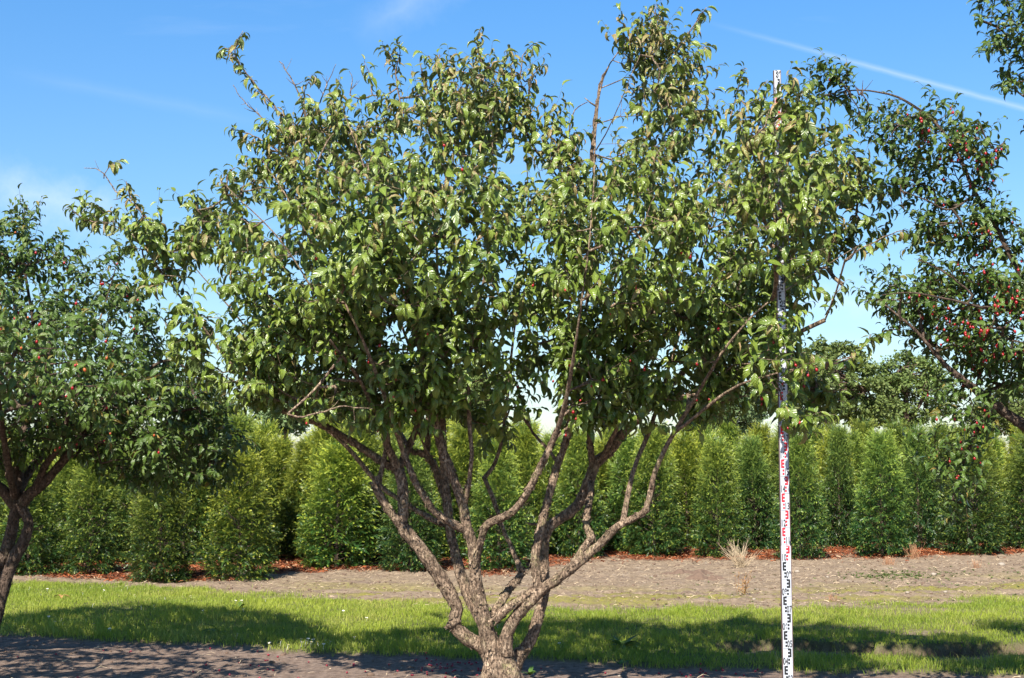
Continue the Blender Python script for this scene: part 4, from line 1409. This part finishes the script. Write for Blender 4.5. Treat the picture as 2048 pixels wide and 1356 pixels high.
# ------------------------------------------------------------------ far trees
def far_tree(name, seed, poly, Y, n, leaf, mat, label, stems, T=2.5, dm=2.0, clump=.62):
    rs = np.random.default_rng(seed)
    Wp = np.array([at(p[0], p[1], Y) for p in poly])[:, [0, 2]]
    lo, hi = Wp.min(0), Wp.max(0)
    bx = at(stems[0][0][0], 900, Y)[0]
    base = np.array([bx, Y, 0.0])
    wood = MB()
    for st in stems:
        P = np.array([at(p[0], p[1], Y + (p[3] if len(p) > 3 else 0)) for p in st])
        r = [p[2] / FPX * Y for p in st]
        if st is stems[0]:
            P = np.vstack([[P[0][0], Y, -.1], P])
            r = [r[0] * 1.5] + r
        Q, q = resample(P, r, .35)
        wood.tube(Q, q, 7, rough=.1)
    # clumps, then leaf sprays in each clump's shell
    C = []
    while len(C) < 210:
        x, z = rs.uniform(lo[0], hi[0], 400), rs.uniform(lo[1], hi[1], 400)
        ok = in_poly(x, z, Wp)
        x, z = x[ok], z[ok]
        d = poly_dist(x, z, Wp)
        y = Y + rs.uniform(-1, 1, len(x)) * T * np.minimum(1, d / dm) ** .8
        C += list(np.stack([x, y, z], 1))
    C = np.array(C[:210])
    for c in C[::3]:
        j = rs.integers(0, len(stems))
        q = np.array(at(stems[j][-1][0], stems[j][-1][1], Y))
        wood.tube(np.array([q, (q + c) / 2 + np.array([0, 0, .15]), c]), [.05, .035, .012], 4)
    cs = rs.uniform(.35, .85, len(C)) * clump
    i = rs.integers(0, len(C), n)
    v = unit(rs.normal(0, 1, (n, 3)))
    P = C[i] + v * (cs[i] * rs.random(n) ** .45)[:, None] * np.array([1, 1, .62])
    D = unit(v + rs.normal(0, .8, (n, 3)) + np.array([0, 0, -.2]))
    Nn = unit(v * .6 + np.array([0, -.2, .8]) + rs.normal(0, .5, (n, 3)))
    B = unit(np.cross(D, Nn))
    L = (leaf * rs.uniform(.6, 1.35, n))[:, None]
    w_ = L * rs.uniform(.28, .45, n)[:, None]
    V = np.stack([P, P + D * L * .5 - B * w_, P + D * L, P + D * L * .55 + B * w_], 1).reshape(-1, 3)
    tint = np.clip(.3 * rs.random(len(C))[i] + .7 * rs.random(n), 0, 1)
    fr = np.clip(rs.normal(.05, .25, n), 0, 1)
    root = empty(name, base)
    tag(root, label, 'tree', 'trees far behind the yew field')
    link('trunk', wood.mesh('trunk', M['bark_dark'], True, base), root)
    link('crown', make_mesh('crown', V - base, np.arange(n * 4).reshape(-1, 4), None, {'tint': np.repeat(tint, 4), 'dry': np.repeat(fr, 4)}, mat, False), root)


far_tree('oak_tree', 1, [(1560, 850), (1575, 800), (1560, 770), (1590, 735), (1605, 700), (1640, 682), (1700, 690), (1730, 715), (1765, 760), (1790, 800), (1785, 840), (1740, 850), (1700, 855), (1660, 840), (1620, 858)], 75, 26000, .17, M['far_leaf'],
         'broad rounded tree on the skyline right of the measuring staff', [[(1660, 905, 9), (1662, 850, 8), (1668, 800, 6), (1672, 740, 3)], [(1662, 860, 6), (1640, 830, 4), (1610, 790, 2)], [(1664, 850, 6), (1700, 815, 4), (1735, 780, 2)]])
far_tree('oak_tree', 2, [(1765, 845), (1752, 790), (1760, 735), (1785, 712), (1820, 705), (1870, 725), (1905, 760), (1925, 790), (1900, 825), (1860, 835), (1830, 850)], 78, 13000, .16, M['far_leaf'],
         'see-through dark tree on the skyline with its limbs showing, under the right tree', [[(1812, 905, 7), (1814, 850, 6), (1812, 790, 5), (1808, 735, 2)], [(1813, 850, 5), (1845, 800, 3.5), (1868, 750, 2)], [(1814, 860, 5), (1785, 820, 3), (1772, 770, 2)]])
far_tree('oak_tree', 3, [(880, 850), (872, 800), (885, 760), (915, 740), (950, 735), (985, 750), (1005, 790), (1000, 840), (960, 858), (920, 858)], 70, 15000, .16, M['far_leaf'],
         'dark skyline tree glimpsed between the middle stems under the crown', [[(940, 905, 8), (938, 850, 7), (935, 790, 3)], [(938, 850, 5), (965, 810, 2)]])
far_tree('oak_tree', 4, [(500, 830), (510, 770), (520, 730), (555, 712), (590, 735), (620, 770), (635, 815), (600, 860), (540, 860)], 60, 16000, .15, M['pale_leaf'],
         'pale green skyline tree showing under the left limb of the middle tree', [[(570, 905, 8), (568, 850, 7), (562, 780, 3)], [(568, 850, 5), (595, 800, 2)]])
far_tree('oak_tree', 5, [(1385, 865), (1390, 820), (1420, 780), (1460, 760), (1505, 775), (1530, 810), (1520, 850), (1500, 868), (1440, 870)], 66, 15000, .14, M['pale_leaf'],
         'pale feathery skyline tree just left of the measuring staff', [[(1455, 905, 7), (1456, 850, 6), (1460, 800, 3)], [(1456, 850, 4), (1430, 820, 2)]])
far_tree('oak_tree', 6, [(640, 850), (640, 800), (665, 770), (700, 760), (735, 780), (745, 820), (735, 860), (680, 865)], 82, 10000, .17, M['far_leaf'],
         'small skyline tree behind the low left limb, right of the pale one', [[(690, 905, 6), (690, 850, 5), (692, 800, 2)], [(690, 850, 3), (710, 820, 2)]])
far_tree('oak_tree', 7, [(380, 870), (385, 830), (420, 800), (460, 800), (495, 830), (500, 870), (440, 880)], 64, 10000, .15, M['far_leaf'],
         'low skyline tree seen past the right side of the left tree crown', [[(440, 905, 6), (440, 860, 5), (442, 820, 2)], [(440, 870, 3), (465, 840, 2)]])
far_tree('oak_tree', 8, [(1940, 860), (1945, 800), (1985, 770), (2050, 775), (2100, 810), (2110, 860), (2020, 875)], 84, 10000, .17, M['far_leaf'],
         'skyline tree behind the lowest limb of the right tree', [[(2025, 905, 6), (2025, 860, 5), (2026, 810, 2)], [(2025, 870, 3), (2055, 830, 2)]])

# ------------------------------------------------------------------ grass
def blades(x, y, L, w, lean, tint, dry):
    n = len(x)
    z = height(x, y)
    a = rng.uniform(0, 2 * np.pi, n)
    b_ = rng.uniform(0, 2 * np.pi, n)
    P = np.stack([x, y, z - .004], 1)
    s = np.stack([np.cos(a), np.sin(a), np.zeros(n)], 1) * (w / 2)[:, None]
    ld = np.stack([np.cos(b_), np.sin(b_), np.zeros(n)], 1) * lean[:, None]
    up = np.array([0, 0, 1.0])
    m1 = P + (unit(up + ld * .45) * (L * .55)[:, None])
    t = m1 + (unit(up * (1 - .4 * lean)[:, None] + ld * 1.5) * (L * .45)[:, None])
    V = np.stack([P - s, P + s, m1 + s * .8, m1 - s * .8, t], 1).reshape(-1, 3)
    o = np.arange(n)[:, None] * 5
    return V, o + np.array([[0, 1, 2, 3]]), o + np.array([[3, 2, 4]]), {'tint': np.repeat(tint, 5), 'dry': np.repeat(dry, 5)}


x = rng.uniform(-8, 8.8, 640000)
y = rng.uniform(9.2, 18.5, 640000)
inv = np.abs(x) < y * .40 + .6
x, y = x[inv], y[inv]
g, _ = zones(x, y)
patch = fbm(x * 2.2 + 9, y * 2.2)
k = rng.random(len(x)) < (np.clip(g * 1.15 - .12, 0, 1) * (.45 + .75 * patch) + .002 * ((y > line_y(back_line, x)) & (y < line_y(back_line, x) + 2.5)))
x, y, patch = x[k], y[k], patch[k]
x, y, patch = x[:260000], y[:260000], patch[:260000]
n = len(x)
tuft = np.clip((fbm(x * 3.1 + 50, y * 3.1) - .56) * 6, 0, 1)
tall = rng.random(n) < .05 + .5 * tuft
L = rng.uniform(.022, .055, n) * (.6 + .9 * patch) * np.where(tall, 1.8, 1) * (1 + .45 * np.clip(1 - (y - line_y(front_line, x)) / 1.2, 0, 1))
tn = np.clip(rng.random(n) * .6 + (fbm(x * .8, y * .8) - .3) * .9, 0, 1)
dr = np.clip(rng.normal(-.1, .25, n) + .7 * np.clip(fbm(x * 1.4 + 13, y * 1.9 + 4) - .52, 0, 1) * 2, 0, 1)
V, Q, T, at_ = blades(x, y, L, rng.uniform(.003, .0058, n), rng.uniform(.2, 1.0, n), tn, dr)
tag(link('grass', make_mesh('grass', V, Q, T, at_, M['grass'], False)), 'short mown grass strip running behind the trees', None, None, 'stuff')['category'] = 'grass'


# ------------------------------------------------------------------ litter, gravel
def scatter_sticks(name, x, y, L, w, tint, mat, label, cat, lift=.012):
    n = len(x)
    z = height(x, y) + rng.uniform(.002, lift, n)
    a = rng.uniform(0, 2 * np.pi, n)
    d = np.stack([np.cos(a), np.sin(a), rng.normal(0, .28, n)], 1)
    s = np.stack([-np.sin(a), np.cos(a), rng.normal(0, .6, n)], 1) * (w / 2)[:, None]
    P = np.stack([x, y, z + .004], 1)
    h = d * (L / 2)[:, None]
    bow = np.stack([np.zeros(n), np.zeros(n), L * rng.uniform(.03, .22, n)], 1)
    V = np.stack([P - h - s, P - h + s, P + bow + s, P + bow - s, P + h + s * .6, P + h - s * .6], 1).reshape(-1, 3)
    o = np.arange(n)[:, None] * 6
    Q = np.concatenate([o + np.array([[0, 1, 2, 3]]), o + np.array([[3, 2, 4, 5]])])
    ob = link(name, make_mesh(name, V, Q, None, {'tint': np.repeat(tint, 6)}, mat, False))
    tag(ob, label, cat, None, 'stuff')


x = rng.uniform(-8, 10, 150000)
y = rng.uniform(16.5, 26, 150000)
dy = y - line_y(yew_front, x)
f = np.clip(fbm(x * 1.3 + 71, y * 2 + 1) * 2.6 - .68, 0, 1)
dens = np.where(dy > -.25, .85, np.exp(-((dy + .25) / (.12 + .65 * (x > -.5))) ** 2) * .85) * f
k = (rng.random(len(x)) < dens) & (dy < 3.5)
x, y = x[k][:42000], y[k][:42000]
n = len(x)
scatter_sticks('needle_litter', x, y, rng.uniform(.03, .12, n), rng.uniform(.004, .014, n), rng.random(n), M['litter'], 'rust orange dry clippings lying under and between the yews', 'plant litter', .03)

x = rng.uniform(-7, 9, 26000)
y = rng.uniform(9.4, 22, 26000)
d1 = y - line_y(back_line, x)
k = ((d1 > -.1) & (y < line_y(yew_front, x) + .3)) & (rng.random(len(x)) < .35) | ((y < line_y(front_line, x)) & (rng.random(len(x)) < .12))
x, y = x[k], y[k]
n = len(x)
scatter_sticks('straw_litter', x, y, rng.uniform(.02, .10, n), rng.uniform(.002, .006, n), rng.uniform(.9, 1, n), M['twig'], 'pale bits of straw and twig scattered on the bare soil', 'straw', .008)


def rock(rs, s, n=1):
    """small faceted stone"""
    V, F = [], []
    nu, nv = 8, 5
    for j in range(1, nv):
        th = math.pi * j / nv
        for i in range(nu):
            ph = 2 * math.pi * i / nu + j * .3
            r = rs.uniform(.8, 1.15)
            V.append((math.sin(th) * math.cos(ph) * r * s[0], math.sin(th) * math.sin(ph) * r * s[1], math.cos(th) * r * s[2]))
    V += [(0, 0, s[2]), (0, 0, -s[2])]
    Q = [(j * nu + i, (j + 1) * nu + i, (j + 1) * nu + (i + 1) % nu, j * nu + (i + 1) % nu) for j in range(nv - 2) for i in range(nu)]
    T = [(len(V) - 2, i, (i + 1) % nu) for i in range(nu)] + [(len(V) - 1, (nv - 2) * nu + (i + 1) % nu, (nv - 2) * nu + i) for i in range(nu)]
    return np.array(V), Q, T


rs_ = np.random.default_rng(3)
protos = [rock(rs_, (1, .8, .6)) for _ in range(6)]
gm, cm = MB(), MB()
cnt_ = 0
for _ in range(9000):
    x0, y0 = rs_.uniform(-7, 9), rs_.uniform(9.5, 22)
    bl, fl = float(line_y(back_line, x0)), float(line_y(front_line, x0))
    back_z = bl - .1 < y0 < float(line_y(yew_front, x0)) + .4
    if not (back_z or y0 < fl + .1):
        continue
    s = rs_.uniform(.003, .009) * (1.0 if rs_.random() < .93 else 2.0)
    if not back_z and rs_.random() < .6:
        continue
    V, Q, T = protos[rs_.integers(0, 6)]
    cl = rs_.random() < .8
    (cm if cl else gm).add(V * s * (1.8 if cl else 1) + np.array([x0, y0, hz(x0, y0) + s * .25]), Q, T)
tag(link('gravel', gm.mesh('gravel', M['stone'])), 'small pale pebbles strewn over the bare soil', 'gravel', None, 'stuff')
tag(link('soil_clods', cm.mesh('soil_clods', M['soil'])), 'crumbly dark soil clods on the bare strip', 'soil', None, 'stuff')

# single stones one can pick out
for (px, py, s, lab) in [(2003, 1129, 13, 'largest white stone, at the right edge below the last yew'), (1594, 1143, 10, 'pale stone touching the right side of the measuring staff'), (1868, 1153, 9, 'pinkish stone beside the green weed patch'),
                         (1815, 1186, 7, 'small reddish flat stone on the moss right of the staff'), (1891, 1183, 7, 'pink stone on the mossy wheel track right of the weed patch'), (1655, 1155, 6, 'white pebble lying right of the staff above the moss'),
                         (1508, 1198, 7, 'flat pale stone in front of the small brown seedling'), (706, 1121, 6, 'pale stone at the foot of the wide dark yew')]:
    g_ = gnd(px, py)
    q = s * .62 / FPX * g_[1]
    V, Q, T = rock(rs_, (q, q * .8, q * .62))
    mb = MB()
    mb.add(V, Q, T)
    o = link('stone', mb.mesh('stone', M['stone']), None, (g_[0], g_[1], hz(g_[0], g_[1]) + q * .25))
    tag(o, lab, 'stone', 'loose stones on the bare strip')


# ------------------------------------------------------------------ dry plants and weeds
def brush(name, px, py, n, Lr, spread, mat, label, cat, lean=(0, 0), r=.0022, leaf=None, group=None):
    g_ = gnd(px, py)
    rs = np.random.default_rng(int(px))
    root = empty(name, (g_[0], g_[1], hz(g_[0], g_[1])))
    tag(root, label, cat, group)
    mb, lv = MB(), MB()
    for _ in range(n):
        p = np.array([rs.normal(0, .04), rs.normal(0, .03), -.01])
        d = unit(np.array([rs.normal(lean[0], spread), rs.normal(lean[1], spread), 1.0]))
        l = rs.uniform(*Lr)
        q = p + d * l * .5
        e = q + unit(d + rs.normal(0, .2, 3)) * l * .5
        mb.tube(np.array([p, q, e]), [r, r * .8, r * .4], 4)
        for _k in range(2):
            f = rs.uniform(.4, .9)
            s = p + (e - p) * f
            mb.tube(np.array([s, s + unit(d + rs.normal(0, .5, 3)) * l * .25]), [r * .5, r * .25], 3)
        if leaf:
            m_ = 14
            t = rs.uniform(.15, 1, m_)[:, None]
            P = p + (e - p) * t + rs.normal(0, .012, (m_, 3))
            V, Q, ac, al = leaf_arrays(P, rs.normal(0, 1, (m_, 3)), rs.normal(0, .5, (m_, 3)) + np.array([0, 0, 1.0]), rs.uniform(.018, .034, m_), rs.uniform(.010, .018, m_), rs.uniform(0, 1, m_), rs.uniform(0, .4, m_))
            lv.add(V, Q, None, tint=rs.random(), dry=rs.random() * .6)
    link('stems', mb.mesh('stems', mat), root)
    if leaf:
        link('leaves', lv.mesh('leaves', leaf), root)
    return root


brush('dead_bush', 1484, 1134, 75, (.18, .50), .55, M['twig'], 'bleached dry twig clump between the yews and the brown seedling', 'dead plant', (-.25, 0), .0032)
brush('seedling', 1488, 1189, 9, (.18, .33), .16, M['straw'], 'small brown leaved seedling standing on the moss left of the staff', 'small plant', (0, 0), .002, M['dryleaf'])
brush('dry_weed', 1828, 1118, 60, (.12, .30), .28, M['straw'], 'taller tuft of red dry stalks against the dark yew gap', 'dry weed', (0, 0), .002, None, 'dry red weeds')
brush('dry_weed', 1778, 1130, 60, (.07, .18), .3, M['straw'], 'shorter tuft of red dry stalks left of the tall one', 'dry weed', (0, 0), .0018, None, 'dry red weeds')
brush('dry_weed', 1950, 1135, 34, (.06, .16), .35, M['straw'], 'thin dry stalks on the rust litter left of the white stone', 'dry weed', (0, 0), .0018, None, 'dry red weeds')
brush('dry_weed', 1660, 1198, 20, (.04, .10), .45, M['straw'], 'tiny flattened dry weed just right of the staff on the moss', 'dry weed', (0, 0), .0018, None, 'dry red weeds')


def clod_heap(px, py, w, label):
    g_ = gnd(px, py)
    n = 26
    u, v = np.meshgrid(np.linspace(-1, 1, n), np.linspace(-1, 1, n))
    env = np.clip(1 - u ** 2 - v ** 2, 0, 1) ** .7
    X, Y = g_[0] + u * w, g_[1] + v * w * .45
    z = height(X, Y) - .012 + env * (.02 + .085 * np.clip(fbm(X * 9 + 3, Y * 9, 3) - .25, 0, 1) * 1.6)
    V = np.stack([u * w, v * w * .45, z - hz(g_[0], g_[1])], -1).reshape(-1, 3)
    i, j = np.meshgrid(np.arange(n - 1), np.arange(n - 1))
    b_ = (j * n + i).ravel()
    o = link('soil_heap', make_mesh('soil_heap', V, np.stack([b_, b_ + 1, b_ + n + 1, b_ + n], 1), None, None, M['soil'], False), None, (g_[0], g_[1], hz(g_[0], g_[1])))
    tag(o, label, 'soil heap', 'heaps of turned soil')


clod_heap(1375, 1146, .42, 'low heap of dark soil lumps left of the dry twig clump')
clod_heap(1410, 1156, .30, 'smaller scatter of soil lumps just in front of the dark heap')


def rosette(px, py, n, L, label, group=None, up=.5):
    g_ = gnd(px, py)
    rs = np.random.default_rng(int(px * 7))
    a = rs.uniform(0, 2 * np.pi, n)
    D = np.stack([np.cos(a), np.sin(a), rs.uniform(up * .4, up * 1.6, n)], 1)
    V, Q, ac, al = leaf_arrays(np.zeros((n, 3)) + np.array([0, 0, .01]), D, np.array([0, 0, 1.0]) + rs.normal(0, .2, (n, 3)), L * rs.uniform(.6, 1.2, n), L * rs.uniform(.22, .34, n), rs.uniform(.5, 1.5, n), rs.uniform(.1, .5, n))
    me = make_mesh('weed_plant', V, Q, None, {'tint': np.repeat(rs.random(n), len(LS) * 3), 'dry': np.zeros(len(V))}, M['weed'])
    o = link('weed_plant', me, None, (g_[0], g_[1], hz(g_[0], g_[1])))
    tag(o, label, 'weed', group)


rosette(438, 1272, 9, .17, 'broad leaved weed in the shaded grass left of the low stem', 'broad leaved weeds')
rosette(1243, 1300, 12, .20, 'broad leaved weed in the grass right of the middle tree', 'broad leaved weeds', .9)
rosette(1240, 1330, 7, .10, 'small weed on the dirt edge below the broad leaved one', 'broad leaved weeds', .9)
rosette(480, 1225, 8, .14, 'grassy weed tuft in the sunlit turf left of the middle tree', 'broad leaved weeds', 1.4)
rosette(1060, 1352, 8, .12, 'weed sprouting at the right foot of the middle tree', 'broad leaved weeds', 1.2)
# low green weed patch and strays on the bare strip
mb = MB()
for _ in range(420):
    q = rs_.random()
    if q < .62:
        px, py = rs_.normal(1790, 48), rs_.normal(1151, 5)
    elif q < .8:
        px, py = rs_.uniform(1720, 2048), rs_.normal(1148, 8)
    else:
        px, py = rs_.uniform(1300, 2048), rs_.uniform(1140, 1215)
    g_ = gnd(px, py)
    n = 6
    a = rs_.uniform(0, 2 * np.pi, n)
    D = np.stack([np.cos(a), np.sin(a), rs_.uniform(.2, 1.2, n)], 1)
    V, Q, ac, al = leaf_arrays(np.zeros((n, 3)) + np.array([g_[0], g_[1], hz(g_[0], g_[1])]), D, np.array([0, 0, 1.0]) + rs_.normal(0, .2, (n, 3)), rs_.uniform(.02, .05, n), rs_.uniform(.008, .018, n), rs_.uniform(.2, 1, n), rs_.uniform(.1, .4, n))
    mb.add(V, Q, None, tint=rs_.random(), dry=rs_.random() * .4)
tag(link('weeds', mb.mesh('weeds', M['weed'])), 'low green weeds creeping over the bare strip right of the staff', 'weeds', None, 'stuff')

# a dead leaf on the turf
g_ = gnd(122, 1206)
V, Q, ac, al = leaf_arrays(np.zeros((3, 3)), np.array([(1, .2, .3), (-1, .3, .25), (.3, -.8, .4)]), np.array([(0, 0, 1.0)] * 3), np.array([.12, .10, .09]), np.array([.06, .05, .05]), np.array([1.2, .8, 1.5]), np.array([.3, .3, .3]))
tag(link('dead_leaf', make_mesh('dead_leaf', V, Q, None, None, M['dryleaf']), None, (g_[0], g_[1], hz(g_[0], g_[1]) + .05)), 'curled brown leaf lying on the sunlit grass near the left trunk', 'leaf')

# ------------------------------------------------------------------ daisies
dm_, de_ = MB(), MB()
for i in range(12):
    a = i / 12 * 2 * math.pi
    c, s = math.cos(a), math.sin(a)
    V = np.array([(.003, -.0022, 0), (.013, -.003, .002), (.013, .003, .002), (.003, .0022, 0)])
    V = np.stack([V[:, 0] * c - V[:, 1] * s, V[:, 0] * s + V[:, 1] * c, V[:, 2]], 1)
    dm_.add(V + np.array([0, 0, .05]), [(0, 1, 2, 3)])
dm_.tube([(0, 0, 0), (.002, 0, .03), (0, 0, .05)], .001, 4)
V, Q, T = rock(np.random.default_rng(1), (.0042, .0042, .0028))
de_.add(V + np.array([0, 0, .0515]), Q, T)
DM, DE = dm_.mesh('daisy', M['white']), de_.mesh('daisy_eye', M['yellow'])
spots = [(180, 1178), (258, 1176), (240, 1182), (205, 1183), (95, 1183), (82, 1190), (170, 1188), (265, 1186), (200, 1172), (247, 1175), (275, 1193), (181, 1215), (120, 1245), (110, 1252), (130, 1252), (95, 1240), (175, 1248), (194, 1258), (388, 1195), (473, 1210), (487, 1206), (487, 1224), (310, 1220), (285, 1217), (533, 1205), (475, 1275), (600, 1285), (610, 1287), (618, 1290), (605, 1292), (625, 1286), (655, 1284), (660, 1290), (545, 1290), (560, 1288), (575, 1296), (690, 1226), (735, 1240), (1000, 1255), (1120, 1290), (20, 1185), (60, 1178), (330, 1200), (410, 1230), (710, 1280), (30, 1255), (220, 1265), (640, 1293), (612, 1281), (650, 1296)]
for (px, py) in spots:
    px, py = px + random.uniform(-4, 4), py + random.uniform(-2, 2)
    g_ = gnd(px, py, .04)
    o = link('daisy', DM, None, (g_[0], g_[1], hz(g_[0], g_[1])))
    o.rotation_euler = (random.uniform(-.1, .5), random.uniform(-.3, .3), random.uniform(0, 6))
    link('flower_eye', DE, o)
    tag(o, 'small white daisy open in the mown grass strip left of the middle stems', 'daisy', 'daisies in the grass')

# ------------------------------------------------------------------ fallen fruit
FF = FRUIT.copy()
FF.materials.clear()
FF.materials.append(M['fruit_old'])
for i in range(120):
    q = random.random()
    if q < .40:
        px, py = random.gauss(905, 55), random.gauss(1335, 14)
    elif q < .62:
        px, py = random.gauss(1460, 50), random.gauss(1345, 9)
    elif q < .85:
        px, py = random.uniform(300, 1400), random.uniform(1322, 1362)
    else:
        px, py = random.uniform(0, 600), random.uniform(1290, 1362)
    g_ = gnd(px, py)
    if g_[1] > float(line_y(front_line, g_[0])) + .15:
        g_[1] = float(line_y(front_line, g_[0])) - random.uniform(0, .9)
    o = link('fallen_fruit', FF, None, (g_[0], g_[1], hz(g_[0], g_[1]) + .009))
    o.rotation_euler = (random.uniform(1.2, 1.9), 0, random.uniform(0, 6))
    s = random.uniform(.55, .85)
    o.scale = (s, s, s)
    tag(o, 'dark red fruit fallen on the bare soil around the trees', 'fruit', 'fallen fruit on the soil')
print('leaves', n1_)
